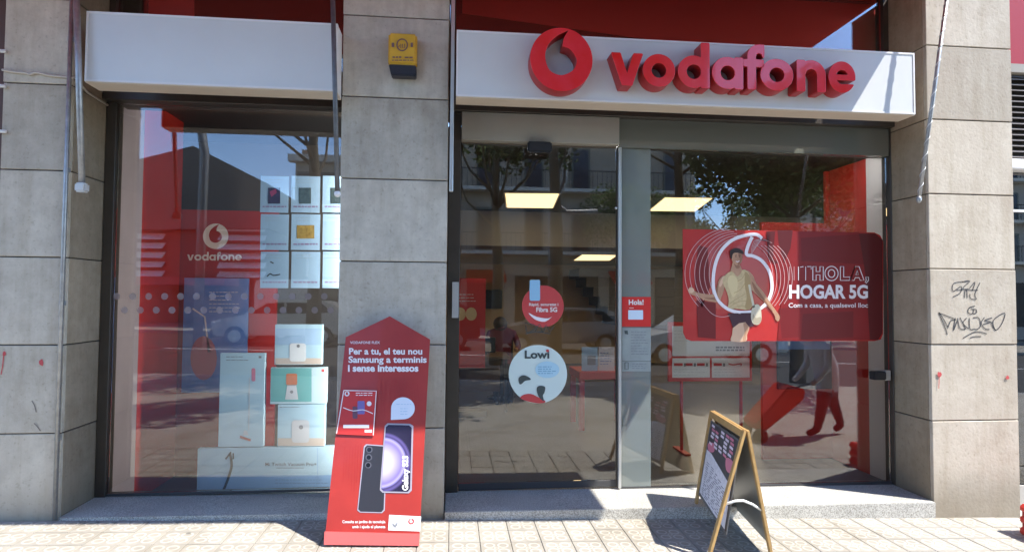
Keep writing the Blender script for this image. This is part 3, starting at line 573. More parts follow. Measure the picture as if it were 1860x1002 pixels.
ribbon('ring_mark', FH, [smooth_line([(1384, 433), (1374, 426), (1356, 427), (1330, 436), (1308, 458), (1297, 490), (1296, 525), (1304, 545), (1322, 561), (1345, 567), (1372, 564), (1392, 550), (1402, 525), (1398, 495), (1384, 474), (1368, 465), (1356, 462), (1358, 448), (1366, 430)], 5)], 6, RNG, ho, .0016)
SK = mat('skin_print', (.54, .30, .18), .5, var=.2, scale=30); SKL = mat('skin_print_light', (.70, .46, .30), .5); TOP = mat('vest_print', (.68, .52, .28), .5, var=.25, scale=40); SHO = mat('shorts_print', (.06, .02, .03), .5); HAIR = mat('hair_print', (.03, .015, .012), .5); BAG = mat('bag_print', (.62, .56, .42), .5)
def hp(pts, s=2.6375): return [(1240+x/s, 380+y/s) for x, y in pts]
art('leg_print', FH, smooth_line(hp([(245, 530), (312, 540), (318, 570), (308, 600), (302, 631), (232, 631), (236, 600), (240, 565)]), 3, True), SKL, ho, .002)
art('shorts_print', FH, hp([(215, 498), (335, 495), (340, 560), (318, 563), (300, 540), (270, 545), (240, 568), (228, 530)]), SHO, ho, .0024)
art('arm_print', FH, smooth_line(hp([(195, 318), (168, 350), (160, 405), (70, 398), (40, 372), (28, 382), (36, 405), (70, 418), (110, 436), (172, 444), (185, 420), (200, 370)]), 3, True), SK, ho, .0024)
art('arm_print', FH, smooth_line(hp([(305, 295), (335, 315), (352, 355), (385, 395), (425, 455), (450, 490), (465, 515), (458, 535), (445, 528), (436, 500), (395, 450), (350, 405), (318, 370)]), 3, True), SK, ho, .0024)
art('head_print', FH, smooth_line(hp([(232, 205), (258, 195), (282, 210), (284, 245), (270, 265), (255, 268), (240, 255), (232, 230)]), 3, True), SK, ho, .003)
art('neck_print', FH, hp([(240, 250), (272, 262), (285, 292), (225, 305)]), SK, ho, .0027)
art('vest_print', FH, smooth_line(hp([(215, 305), (240, 300), (262, 320), (285, 290), (312, 300), (325, 345), (320, 400), (335, 440), (318, 480), (250, 475), (215, 485), (220, 440), (212, 400), (190, 340)]), 3, True), TOP, ho, .003)
art('hair_print', FH, smooth_line(hp([(226, 225), (228, 198), (255, 186), (284, 196), (290, 215), (262, 208), (240, 213), (234, 240)]), 3, True), HAIR, ho, .0036)
ribbon('smile_print', FH, [hp([(254, 249), (263, 252), (271, 247)])], 1.2, RNG, ho, .004); ribbon('brow_print', FH, [hp([(250, 221), (258, 220)]), hp([(268, 220), (276, 221)])], 1.2, HAIR, ho, .004)
art('bag_print', FH, smooth_line(hp([(335, 465), (360, 455), (374, 480), (376, 530), (360, 552), (335, 545), (326, 510)]), 3, True), BAG, ho, .0036)
ribbon('strap_print', FH, [smooth_line(hp([(318, 360), (325, 400), (340, 470)]), 4)], 4, BAG, ho, .0036)
ribbon('cord_print', FH, [smooth_line(hp([(62, 400), (95, 450), (140, 500), (185, 515), (225, 508)]), 4)], .9, RNGT, ho, .004)
SHD = mat('skin_shade_print', (.30, .14, .08), .5); VSH = mat('vest_shade_print', (.42, .29, .13), .5); VLI = mat('vest_light_print', (.70, .56, .30), .5)
art('vest_shade', FH, smooth_line(hp([(300, 300), (324, 330), (322, 400), (334, 445), (318, 478), (298, 470), (306, 420), (296, 360)]), 3, True), VSH, ho, .0033)
art('vest_light', FH, smooth_line(hp([(222, 320), (245, 318), (262, 340), (258, 400), (240, 420), (226, 390), (215, 350)]), 3, True), VLI, ho, .0033)
ribbon('vest_fold', FH, [smooth_line(hp(q_), 4) for q_ in ([(222, 470), (260, 445), (310, 438)], [(226, 450), (255, 430), (300, 405)], [(235, 478), (275, 462), (325, 468)], [(245, 400), (275, 385), (300, 350)], [(300, 300), (285, 330), (262, 345)])], .9, VSH, ho, .0035)
art('chest_print', FH, smooth_line(hp([(243, 298), (262, 322), (284, 292), (264, 286)]), 3, True), SK, ho, .0037)
art('face_shade', FH, smooth_line(hp([(268, 205), (283, 214), (284, 244), (270, 264), (262, 262), (272, 240), (266, 225)]), 3, True), SHD, ho, .0033)
art('neck_shade', FH, smooth_line(hp([(244, 258), (256, 268), (270, 266), (272, 280), (256, 282)]), 3, True), SHD, ho, .0031)
art('arm_shade', FH, smooth_line(hp([(330, 345), (352, 372), (392, 430), (430, 485), (420, 480), (380, 432), (345, 392)]), 3, True), SHD, ho, .0029)
art('arm_shade', FH, smooth_line(hp([(172, 350), (166, 405), (172, 440), (160, 436), (100, 424), (150, 420), (160, 380)]), 3, True), SHD, ho, .0029)
art('shoulder_light', FH, smooth_line(hp([(190, 325), (206, 318), (196, 345), (180, 372), (174, 360)]), 3, True), SKL, ho, .0029)
art('leg_shade', FH, smooth_line(hp([(290, 545), (312, 548), (316, 572), (306, 600), (300, 630), (286, 630), (296, 590)]), 3, True), SK, ho, .0023)
ribbon('eye_print', FH, [hp([(251, 227), (257, 227)]), hp([(269, 226), (275, 227)])], 1.1, HAIR, ho, .004); ribbon('nose_print', FH, [hp([(263, 228), (266, 240), (261, 242)])], .8, SHD, ho, .004)
art('bag_shade', FH, smooth_line(hp([(336, 500), (350, 520), (372, 515), (374, 535), (358, 550), (336, 542)]), 3, True), mat('bag_shade_print', (.42, .36, .25), .5), ho, .0038)
art('hand_print', FH, cpts(*hp([(40, 388)])[0], 5.5, 5, 12), SKL, ho, .0028)
ribbon('raised_ring', FH, [arc(1356, 515, 0, 0, 0, 1, 2)][0:0] or [smooth_line([(1296, 525), (1304, 545), (1322, 561), (1345, 567)], 5)], 5, RNG, ho, .0034)
# HOLA in outline letters, built as strokes
HW = .95
def rib(*L, w=1.5): ribbon('outline_letter', FH, list(L), w, RNG, ho, .003)
def outl(pts): return [pts+[pts[0], pts[1]]]
H_ = [(1476, 484), (1482, 484), (1482, 493), (1489, 493), (1489, 484), (1495, 484), (1495, 509), (1489, 509), (1489, 499), (1482, 499), (1482, 509), (1476, 509)]
rib(*outl(H_)); rib(cpts(1510, 496.5, 12, 13, 24)+[(1522, 496.5)], cpts(1510, 496.5, 6, 7, 20)+[(1516, 496.5)])
rib(*outl([(1526, 484), (1532, 484), (1532, 503), (1543, 503), (1543, 509), (1526, 509)])); rib(*outl([(1544, 509), (1553, 484), (1560, 484), (1569, 509), (1562, 509), (1560, 504), (1553, 504), (1551, 509)]), *outl([(1556.5, 491), (1559, 499), (1554, 499)])); rib(*outl([(1572, 503), (1577, 503), (1577, 509), (1573, 514), (1571, 512), (1573, 509)]))
rib([(1463, 484), (1463, 509)], [(1466, 484), (1473, 484), (1473, 489)], [(1450, 484), (1450, 509)], [(1453, 485), (1459, 484)], w=1.3); ribbon('outline_letter', FH, [[(1434, 484), (1434, 509)], [(1442, 484), (1442, 509)]], .8, RNGT, ho, .003)
ftext('headline', FH, 'HOGAR 5G', 1433, 1576, 518, 541, RNG, ho, .003, .035); ftext('subline', FH, 'Com a casa, a qualsevol lloc', 1432, 1576, 550, 558, RNG, ho, .003, .012)
# white round sticker
e = empty('round_sticker', at(977, 679, YG-.01), 'round white sticker reading Lowi with a small dog drawing on the door glass', 'sticker')
CR = mat('sticker_pale', (.62, .74, .70), .5); art('sticker_sheet', FT, cpts(977, 679, 53, 53, 48), CR, e, 0, .002)
FL = wallframe(YG-.0095); DK = mat('sticker_ink', (.05, .07, .07), .6)
ftext('sticker_word', FL, 'Lowi', 953, 998, 636.5, 650, DK, e, .001, .035); art('i_dot', FL, cpts(994.5, 636.5, 3, 2.6, 12), INKR, e, .002)
art('bubble_print', FL, cpts(994, 671, 22, 15, 24), mat('bubble', (.42, .66, .78), .5), e, .001); lines_of_print(FL, 977, 665, 1010, 4, 4, mat('bubble_ink', (.15, .35, .5), .6), e, 1.3, .3, .002)
art('ear_print', FL, smooth_line([(943, 696), (942, 686), (950, 681), (960, 684), (964, 689), (954, 691), (947, 697)], 3, True), DK, e, .001)
art('nose_print', FL, smooth_line([(975, 704), (980, 700), (990, 702), (989, 712), (986, 718), (988, 728), (980, 722), (976, 714)], 3, True), DK, e, .002)
art('scarf_print', FL, smooth_line([(945, 722), (952, 716), (965, 715), (976, 720), (990, 727), (988, 731), (975, 731.5), (958, 728)], 3, True), INKR, e, .001)
# red round sticker
e = empty('round_sticker', at(985, 556, YG-.01), 'round red sticker with a pale blue tab near the middle of the door', 'sticker')
art('sticker_sheet', FT, cpts(986, 556, 38, 38, 40), mat('sticker_red', (.55, .06, .06), .45), e, 0, .002); art('blue_tab', FL, rpts(962, 508, 981, 546, 3), mat('tab_blue', (.30, .55, .75), .4), e, .001)
ftext('sticker_word', FL, 'Ràpid, seguretat i', 961, 1014, 550, 555, PALEINK, e, .001, .02); ftext('sticker_word', FL, 'Fibra 5G', 974, 1012, 558, 566, PALEINK, e, .001, .03); art('white_smile', FL, smooth_line([(960, 568), (975, 575), (995, 578), (1003, 574), (990, 584), (972, 580)], 3, True), RNG, e, .001)
ribbon('scribble', FL, [smooth_line([(953, 586), (975, 592), (958, 604), (955, 590)], 3), smooth_line([(972, 602), (980, 588), (986, 604), (992, 590), (998, 602), (1006, 592)], 3), smooth_line([(955, 606), (975, 602), (1000, 606)], 3)], 1.3, DK, e, .0)
# notices on frosted strip
e = empty('red_notice', at(1155, 565, YG-.01), 'red notice reading Hola! on the frosted glass strip', 'notice')
art('notice_sheet', FT, rpts(1130, 539, 1182, 593), RED, e, .001, .002); ftext('notice_word', FL, 'Hola!', 1142, 1169, 544, 553, PALEINK, e, .001, .03); art('white_field', FL, rpts(1141, 563, 1168, 580, 1), mat('field', (.62, .74, .85), .5), e, .001); ribbon('printed_line', FL, [[(1143, 559), (1151, 559)]], 1, PALEINK, e, .001)
e = empty('grey_notice', at(1155, 635, YG-.01), 'grey notice sheets with small print below the red notice', 'notice')
GN = mat('notice_grey', (.34, .38, .36), .5, var=.2, scale=12)
art('notice_sheet', FT, rpts(1130, 595, 1182, 655), GN, e, .001, .002); art('notice_sheet', FT, rpts(1130, 656, 1182, 674), GN, e, .001, .002); lines_of_print(FL, 1146, 602, 1178, 9, 5, INK, e, 1.2, .4, .001); lines_of_print(FL, 1148, 660, 1178, 3, 4, INK, e, 1.2, .4, .001)
art('phone_icon', FL, [(1134, 600), (1140, 600), (1141, 607), (1135, 606)], DK, e, .001); ribbon('square_icon', FL, [[(1135, 658), (1141, 658), (1141, 670), (1135, 670), (1135, 658)]], 1.2, DK, e, .001)
e = empty('left_edge_notice', at(824, 545, .37), 'pale card fixed on the dark edge of the middle pier beside the door', 'card'); a, b, z0, z1 = rect(821, 512, 833, 577, .35); box('card', a, b, .35, .36, z0, z1, mat('card_grey', (.45, .47, .48), .5), e, .002)
# ------------------------------------------------------------------ shop interior
WARM = mat('beige_wall', (.72, .56, .34), .8, var=.1, scale=1.5); CEIL = mat('shop_ceiling', (.045, .042, .04), .8); FLR = mat('shop_floor', (.09, .08, .075), .35, var=.3, scale=3)
room = empty('shop_room', (2.4, 5, 0), None, None, None, 'structure')
def rpart(*a, **k): return box(*a, **k)
box('floor', -.5, 6.5, .51, 14, -.02, .028, FLR, room); box('ceiling', -.5, 6.5, .51, 4.6, 2.86, 2.95, CEIL, room)
box('bulkhead', -.5, 6.5, 4.6, 4.7, 2.34, 2.95, mat('bulkhead_grey', (.30, .29, .27), .8), room); box('low_ceiling', -.5, 6.5, 4.7, 14, 2.35, 2.45, mat('low_ceiling', (.30, .24, .17), .8), room)
box('back_wall', -.5, 6.5, 9.8, 9.9, 0, 2.6, WARM, room); box('side_wall', -.55, -.50, .51, 14, -.1, 3.2, WARM, room); box('side_wall', 6.5, 6.6, .51, 14, -.1, 3.2, mat('side_dark', (.12, .10, .09), .8), room)
PAN = mat('panel_light', (.9, .8, .6), .5, emis=(1, .70, .34), es=.5)
PANB = mat('added_panel_light', (.9, .85, .7), .5, emis=(1, .80, .55), es=7)
def panel(pts, z, label):
    P = []
    for x, y in pts: r = ray(x, y); t = (z-CAM.z)/r.z; P.append(CAM+r*t)
    e = empty('ceiling_light', sum(P, Vector())/4, label, 'ceiling light', 'lit ceiling panels in the shop')
    prism('light_panel', P, Vector((0, 0, .02)), PAN, e)
    c = sum(P, Vector())/4; Q = [c+(p-c)*1.06+Vector((0, 0, .006)) for p in P]; prism('light_frame', Q, Vector((0, 0, .02)), WHITE, e)
panel([(918, 352), (1015, 353), (1004, 378), (921, 377)], 2.85, 'lit warm rectangular ceiling panel seen through the sliding door, nearest the pier')
panel([(1208, 360), (1293, 361), (1262, 384), (1180, 383)], 2.85, 'lit warm ceiling panel right of the frosted strip')
panel([(1058, 463), (1120, 464), (1107, 473), (1043, 473)], 2.34, 'lit warm ceiling panel under the low ceiling at the back of the shop')
for (x, y) in ((5.2, 2.6), (5.0, 6.5)):  # bright panels out of view, added to light the interior
    z = 2.33 if y > 4.7 else 2.84
    o = box('ceiling_light', x-.3, x+.3, y-.5, y+.5, z, z+.015, PANB, None); tag(o, 'added unseen ceiling panel brightening the shop '+{1.2: 'above the seated person', 3.6: 'above the staircase', 5.2: 'behind the red display wall', 5.0: 'in the far right corner'}[x], 'ceiling light', 'lit ceiling panels in the shop')
# stairs
e = empty('staircase', at(1130, 600, 8.2), 'dark stepped staircase at the back of the shop', 'staircase')
SB = mat('stair_dark', (.03, .026, .024), .6)
for k in range(6):
    a, b, z0, z1 = rect(1052+k*13, 488+k*17, 1300, 505+k*17, 8.3); box('stair_step', a, b, 8.3, 9.4, z0, z1-.003, SB, e)
# roll-up banner
e = empty('red_banner_stand', at(852, 610, 3.6), 'red roll-up banner with two pale circles behind the door at left', 'banner'); a, b, z0, z1 = rect(820, 505, 882, 612, 3.6); box('banner', a, b, 3.6, 3.62, z0-.4, z1, REDD, e); box('banner_foot', a-.02, b+.02, 3.5, 3.72, .03, .1, ALU, e)
bars = wallframe(3.598); art('round_print', bars, cpts(836, 570, 10, 12, 20), mat('tan_print', (.75, .6, .35), .5), e); art('round_print', bars, cpts(856, 570, 10, 12, 20), mat('tan_print', (.75, .6, .35), .5), e); lines_of_print(bars, 832, 534, 866, 3, 6, PALEINK, e)
box('banner_post', a-.02, a, 3.63, 3.66, .1, z1, ALU, e)
# desk, monitor, laptop, seated person
WD = mat('desk_wood', (.20, .13, .075), .5, var=.3, scale=6)
dx0, dx1 = at(822, 650, 3.9).x, at(925, 650, 3.9).x
e = empty('office_desk', ((dx0+dx1)/2, 4.1, .03), 'brown wooden desk where a person sits behind the door glass', 'desk'); box('desk_top', dx0, dx1, 3.8, 4.5, .74, .78, WD, e, .005); 
for x in (dx0+.03, dx1-.07):
    for y in (3.83, 4.43): box('leg', x, x+.04, y, y+.04, .03, .74, DGREY, e)
box('modesty_panel', dx0+.08, dx1-.1, 4.2, 4.22, .25, .735, WD, e)
e = empty('desk_monitor', at(888, 640, 4.0), 'black monitor back with a small white label on the desk', 'monitor'); a, b, z0, z1 = rect(862, 612, 900, 643, 4.0); box('screen', a, b, 4.0, 4.03, z0+.02, z1, BLACK, e, .006); box('stand', (a+b)/2-.03, (a+b)/2+.03, 4.03, 4.1, .78, z0+.1, BLACK, e); a2, b2, c2, d2 = rect(879, 623, 892, 638, 3.998); box('label_plate', a2, b2, 3.99, 3.999, c2, d2, PAPER, e)
e = empty('paper_pile', at(842, 640, 4.0), 'loose pile of papers at the left end of the desk', 'papers'); a, b, z0, z1 = rect(826, 618, 858, 640, 4.1); box('papers', a, b, 4.05, 4.25, .781, .781+.14, mat('paper_tan', (.5, .4, .3), .7, var=.3, scale=20), e, .03)
e = empty('wall_screen', at(890, 545, 8), 'small black screen on the beige wall above the desk', 'screen'); a, b, z0, z1 = rect(869, 526, 912, 560, 9.7); box('screen_panel', a, b, 9.7, 9.79, z0, z1, BLACK, e, .01); 
def skin_body(name, J, E, mat_, parent, sub=2):
    me = bpy.data.meshes.new(name); me.from_pydata([tuple(j[:3]) for j in J], E, []); o = bpy.data.objects.new(name, me); C.objects.link(o)
    md = o.modifiers.new('skin', 'SKIN'); md.use_smooth_shade = True
    for i, j in enumerate(J): r = j[3]; me.skin_vertices[0].data[i].radius = (r, j[4] if len(j) > 4 else r)
    me.skin_vertices[0].data[0].use_root = True
    s = o.modifiers.new('sub', 'SUBSURF'); s.levels = s.render_levels = sub
    bpy.context.view_layer.update(); m2 = bpy.data.meshes.new_from_object(o.evaluated_get(bpy.context.evaluated_depsgraph_get())); bpy.data.objects.remove(o)
    c = sum((v.co for v in m2.vertices), Vector())/len(m2.vertices)
    for v in m2.vertices: v.co -= c
    return place(name, m2, c, mat_, parent, True)
def ball(name, c, r, mat_, parent, s=(1, 1, 1)):
    bm = bmesh.new(); bmesh.ops.create_uvsphere(bm, u_segments=20, v_segments=14, radius=r); bmesh.ops.scale(bm, verts=bm.verts, vec=s); bmesh.ops.translate(bm, verts=bm.verts, vec=c); return from_bm(name, bm, mat_, parent, True)
def two_mat(o, mats, fn):
    o.data.materials.clear()
    for q in mats: o.data.materials.append(q)
    c = WP[o.name]
    for p in o.data.polygons: p.material_index = fn(p.center+c)
SKIN = mat('skin', (.42, .25, .17), .55); MAR = mat('maroon_cloth', (.16, .03, .05), .85); TRO = mat('dark_trousers', (.03, .03, .04), .85)
hd = at(909, 592, 4.75); hx, hz = hd.x, hd.z
e = empty('person', (hx, 4.75, .03), 'seated person in a maroon top working at the desk', 'person')
sx, sy = hx+.02, 4.78
J = [(sx, sy, .50, .15, .12), (sx, sy, .75, .14, .11), (sx, sy-.03, 1.00, .16, .11), (sx, sy-.03, 1.12, .06), (hx, sy-.06, hz, .095, .105), (hx, sy-.06, hz+.06, .07),
 (sx-.18, sy-.03, 1.04, .055), (sx-.25, sy-.12, .84, .045), (sx-.18, sy-.42, .82, .033), (sx-.17, sy-.5, .82, .03),
 (sx+.18, sy-.03, 1.04, .055), (sx+.25, sy-.12, .84, .045), (sx+.18, sy-.40, .82, .033), (sx+.17, sy-.48, .82, .03),
 (sx-.10, sy-.40, .50, .075), (sx-.10, sy-.42, .12, .045), (sx-.10, sy-.54, .07, .04), (sx+.10, sy-.40, .50, .075), (sx+.10, sy-.42, .12, .045), (sx+.10, sy-.54, .07, .04)]
E_ = [(0, 1), (1, 2), (2, 3), (3, 4), (4, 5), (2, 6), (6, 7), (7, 8), (8, 9), (2, 10), (10, 11), (11, 12), (12, 13), (0, 14), (14, 15), (15, 16), (0, 17), (17, 18), (18, 19)]
b_ = skin_body('body', J, E_, MAR, e); two_mat(b_, (MAR, SKIN, TRO), lambda p: 1 if p.z > 1.13 or (p.y < sy-.40 and p.z > .7) else (2 if p.z < .6 else 0)); ball('hair', Vector((hx, sy-.03, hz+.035)), .115, HAIR, e, (.95, 1, .95))
e = empty('office_chair', (sx, sy+.05, .03), 'dark office chair under the seated person', 'chair'); box('seat', sx-.22, sx+.22, sy-.2, sy+.2, .36, .42, BLACK, e, .02); box('backrest', sx-.2, sx+.2, sy+.2, sy+.25, .5, .95, BLACK, e, .02); tube('column', [(sx, sy, .1), (sx, sy, .37)], .025, DGREY, e); tube('foot_ring', [(sx+.2*math.cos(a), sy+.2*math.sin(a), .07) for a in np.linspace(0, 6.28, 12)], .015, DGREY, e)
# red table with leaflets
tx0, tx1 = at(1052, 690, 2.6).x, at(1150, 690, 2.6).x; tz = at(1090, 675, 2.6).z
e = empty('red_table', ((tx0+tx1)/2, 2.9, .03), 'red display table with leaflets inside the entrance', 'table'); box('table_top', tx0, tx1, 2.6, 3.2, tz-.09, tz, REDD, e, .006)
for x in (tx0+.01, tx1-.07):
    for y in (2.62, 3.12): box('leg', x, x+.06, y, y+.06, .03, tz-.09, REDD, e)
e = empty('leaflet_rack', (tx0+.2, 2.85, tz), 'clear rack of pale leaflets standing on the red table', 'leaflets')
FLT = wallframe(2.70); a, b, z0, z1 = rect(1057, 630, 1116, 676, 2.71); box('leaflet', a, (a+b)/2-.005, 2.71, 2.73, tz, z1, PC, e); box('leaflet', (a+b)/2+.005, b, 2.71, 2.73, tz, z1, PAPER, e); art('leaflet_picture', FLT, rpts(1067, 646, 1082, 662), INK, e); lines_of_print(FLT, 1090, 640, 1112, 5, 5, mat('blue_ink', (.2, .3, .6), .6), e)
# price board stand
e = empty('price_board_stand', at(1290, 832, 1.7), 'red framed price board on two legs behind the right-hand pane', 'price board')
Yb = 1.6; FBd = wallframe(Yb-.002); a, b, z0, z1 = rect(1214, 585, 1366, 692, Yb); box('board', a, b, Yb, Yb+.03, z0, z1, REDD, e, .004)
for k, r in enumerate(((1221, 592, 1361, 646), (1221, 650, 1289, 685), (1293, 650, 1361, 685))):
    u0, u1, v0, v1 = rect(*r, Yb-.002); box('price_sheet', u0, u1, Yb-.008, Yb-.001, v0, v1, PAPER, e)
FBe = wallframe(Yb-.009)
for x, w_ in ((1224, 16), (1244, 14), (1266, 14), (1296, 15)):
    art('red_mark', FBe, rpts(x, 659, x+w_, 664), INKR, e); art('dark_mark', FBe, rpts(x+w_+2, 659, x+w_+6, 665), INK, e)
ribbon('dark_script', FBe, [smooth_line([(1323, 660), (1332, 662), (1346, 660), (1345, 664)], 3)], 2, INKR, e); lines_of_print(FBe, 1224, 670, 1284, 3, 5, mat('faint_ink2', (.55, .57, .58), .7), e, .9); lines_of_print(FBe, 1297, 670, 1350, 3, 5, mat('faint_ink2', (.55, .57, .58), .7), e, .9); lines_of_print(FBe, 1300, 629, 1352, 2, 5, INK, e, 3, .0); lines_of_print(FBe, 1224, 600, 1345, 4, 6, mat('faint_ink2', (.55, .57, .58), .7), e, .9)
for p in (1238, 1346): x = xat(p, 760, Yb+.015); box('leg', x-.012, x+.012, Yb+.005, Yb+.028, .03, z0-.002, REDD, e)
for p in (1238, 1346): x = xat(p, 760, Yb+.015); box('foot', x-.03, x+.03, Yb-.15, Yb+.18, .028, .045, REDD, e)
# right red display wall
e = empty('red_display_wall', (3.3, 1.2, .03), 'red display wall with a dark screen behind the right end of the glazing', 'display wall')
xr = xg1+.02
box('jamb_panel', xr, xr+.03, .51, .72, .02, 2.85, mat('jamb_pale', (.78, .75, .75), .7), e); box('side_panel', xr, xr+.03, .722, 1.25, .02, 2.85, REDD, e)
a, b, z0, z1 = rect(1385, 405, 1560, 862, 1.27); box('wall_panel', a, xr+.05, 1.27, 1.31, z0, z1, REDD, e); box('plinth', a+.02, xr, 1.29, 1.31, .03, z0-.002, REDDK, e)
box('upper_panel', xat(1500, 350, 1.27), xr+.05, 1.272, 1.308, z1+.002, 2.85, REDD, e)
a, b, z0, z1 = rect(1412, 612, 1510, 706, 1.25); box('screen', a, b, 1.24, 1.268, z0, z1, mat('screen_dark', (.03, .035, .06), .25), e, .004)
FSC = wallframe(1.239); art('screen_picture', FSC, rpts(1414, 614, 1508, 634), mat('screen_blue', (.12, .25, .6), .4), e, .001)
# ------------------------------------------------------------------ totem leaning by the pier
g0 = ground_at(592, 990); g1 = ground_at(760, 990)
topc = at(708, 575, -.06)
O = (g0+g1)/2; Ux = (g1-g0).normalized(); Vx = (topc-O); Vx = (Vx-Ux*Vx.dot(Ux)).normalized(); Nx = Vx.cross(Ux) ; Nx = -Nx if Nx.y > 0 else Nx
TF = Frame(O+Nx*.02, Ux, Vx, Nx)
to = empty('totem_sign', O, 'tall red cardboard totem with pointed top advertising phones, leaning by the middle pier', 'advertising totem')
CARD = mat('totem_red', (.30, .024, .018), .42, var=.01, scale=2.4, col2=(.42, .036, .026), coat=.15)
art('board', TF, [(589, 988), (628, 612), (708, 574), (781, 616), (761, 990)], CARD, to, 0, .02)
art('foot_panel', TF, [(590, 964), (762, 968), (761, 990), (589, 988)], mat('totem_foot', (.58, .12, .11), .35, coat=.3), to, .012, .01)
rb = (TF.pt(-.05, .35, -.02)); bar('rear_strut', TF.pt(0, 1.1, -.024), Vector((O.x+.02, -.03, G(O.x)+.02)), .10, .006, mat('cardboard', (.4, .3, .2), .8), to, side=(1, 0, 0))
PW = mat('totem_white', (.82, .78, .76), .5)
ftext('small_heading', TF, 'VODAFONE FLEX', 636, 690, 619.5, 624, PW, to, .002, .01)
ftext('headline', TF, 'Per a tu, el teu nou', 634, 767, 632, 643, PW, to, .002, .03); ftext('headline', TF, 'Samsung a terminis', 633, 775, 647, 658, PW, to, .002, .03); ftext('headline', TF, 'i sense interessos', 632, 760, 662, 674, PW, to, .002, .04)
# leaflet in a wallet
lf = art('leaflet', TF, [(624, 708), (685, 709), (679, 791), (611, 788)], mat('leaflet_red', (.55, .035, .03), .35), to, .012, .006)
ribbon('leaflet_edge', TF, [[(625, 709), (684, 710), (678.5, 790)], [(612, 787), (625, 709)]], 1.6, PW, to, .0135); art('leaflet_phone', TF, rpts(650, 728, 663, 752, 2), mat('violet_print', (.18, .14, .36), .4), to, .0135); art('leaflet_phone', TF, rpts(641, 738, 650, 760, 2), mat('plum_print', (.14, .06, .09), .4), to, .0134); art('leaflet_dot', TF, cpts(671, 733, 4.5, 4.5, 12), PW, to, .0135); logo('leaflet_logo', TF, 631, 715, 4.5, 4.5, PW, to, .0135)
ribbon('leaflet_line', TF, [smooth_line([(624, 740), (642, 746), (660, 744), (678, 751)], 3)], 1.4, PW, to, .0138); art('leaflet_bar', TF, rpts(624, 771, 671, 777), PW, to, .0136); lines_of_print(TF, 647, 713, 680, 2, 4, PW, to, 1.4, .1, .0136); art('leaflet_bar', TF, rpts(663, 780, 676, 785), PW, to, .0136)
art('speech_bubble', TF, cpts(732, 741, 21.5, 20, 28, 180, 450)[::-1]+[(710, 762)], mat('bubble_white', (.70, .76, .84), .4), to, .002); lines_of_print(TF, 720, 733, 747, 1, 5, mat('aqua_ink', (.45, .6, .72), .5), to, 1.2, 0, .003); lines_of_print(TF, 727, 741, 740, 3, 5, mat('aqua_ink', (.45, .6, .72), .5), to, 1.2, 0, .003)
PHB = mat('phone_black', (.03, .03, .038), .35); PHE = mat('phone_edge', (.35, .32, .38), .3)
# rear phone
art('phone_body', TF, [(661, 810), (665, 806), (697, 808), (703, 812), (699, 926), (694, 931), (654, 930), (649, 926)], PHE, to, .002); art('phone_back', TF, [(663, 812), (667, 808), (696, 810), (701, 814), (697, 924), (693, 929), (655, 928), (651, 924)], PHB, to, .003)
for cx, cy in ((671, 816), (670, 830), (669, 844)): art('lens_ring', TF, cpts(cx, cy, 6, 6, 18), mat('lens_rim', (.10, .10, .12), .2), to, .004); art('lens', TF, cpts(cx, cy, 4, 4, 14), mat('lens_glass', (.01, .01, .015), .1), to, .005)
# front phone with violet swirl
art('phone_body', TF, [(699, 773), (704, 768), (745, 769), (751, 773), (748, 890), (743, 895), (695, 894), (690, 889)], PHE, to, .004)
def swirl():
    m_ = mat('violet_swirl', (.2, .15, .5), .25); n = m_.node_tree; L = n.links.new; b = n.nodes['Principled BSDF']; tc = n.nodes.new('ShaderNodeTexCoord'); sp = n.nodes.new('ShaderNodeVectorMath'); sp.operation = 'DISTANCE'; sp.inputs[1].default_value = (-.10, 0, -.03); L(tc.outputs['Object'], sp.inputs[0])
    r = n.nodes.new('ShaderNodeValToRGB'); e = r.color_ramp.elements; e[0].position = .0; e[0].color = (.55, .50, .80, 1); e[1].position = 1; e[1].color = (.02, .015, .04, 1)
    for p, c in ((.30, (.50, .45, .78)), (.55, (.22, .17, .50)), (.62, (.38, .33, .7)), (.68, (.06, .045, .13)), (.74, (.12, .09, .26)), (.80, (.025, .02, .05))): k = e.new(p); k.color = (*c, 1)
    mm = n.nodes.new('ShaderNodeMath'); mm.operation = 'MULTIPLY'; mm.inputs[1].default_value = 4.2; L(sp.outputs['Value'], mm.inputs[0]); L(mm.outputs[0], r.inputs[0]); L(r.outputs[0], b.inputs['Base Color']); return m_
art('phone_screen', TF, [(701, 775), (706, 771), (743, 772), (748, 776), (745, 887), (741, 892), (697, 891), (693, 887)], swirl(), to, .0055)
ftext('phone_model_word', TF, 'Galaxy S23', 890, 827, 731, 741, PW, to, .007, .04, rot=True)
ftext('foot_text', TF, 'Consulta en jardins de tecnolojia', 622, 700, 944, 949, PW, to, .002, .015); ftext('foot_text', TF, 'amb i ajuda el planeta', 640, 700, 953, 958, PW, to, .002, .015)
art('logo_plate', TF, [(707, 934), (765, 937), (763, 964), (705, 962)], PW, to, .002); art('eagle_mark', TF, [(712, 948), (717, 952), (723, 946), (722, 953), (718, 958), (713, 954)], INK, to, .003); logo('plate_logo', TF, 747, 946, 5.5, 5.5, INKR, to, .003)
# fine printed line pattern
LN = mat('totem_line', (.36, .02, .02), .45); Ls = []
for k in range(16): Ls.append([(690+k*4.5+random.uniform(-2, 2), 690), (690+k*4.5+random.uniform(-6, 6), 700+random.uniform(10, 60))])
for k in range(14): x = 626+k*5; Ls.append([(x, 800+random.uniform(0, 20)), (x-3, 850+random.uniform(0, 50))])
ln_ = ribbon('printed_line_pattern', TF, Ls, .7, LN, to, .0012); ln_['kind'] = 'stuff'
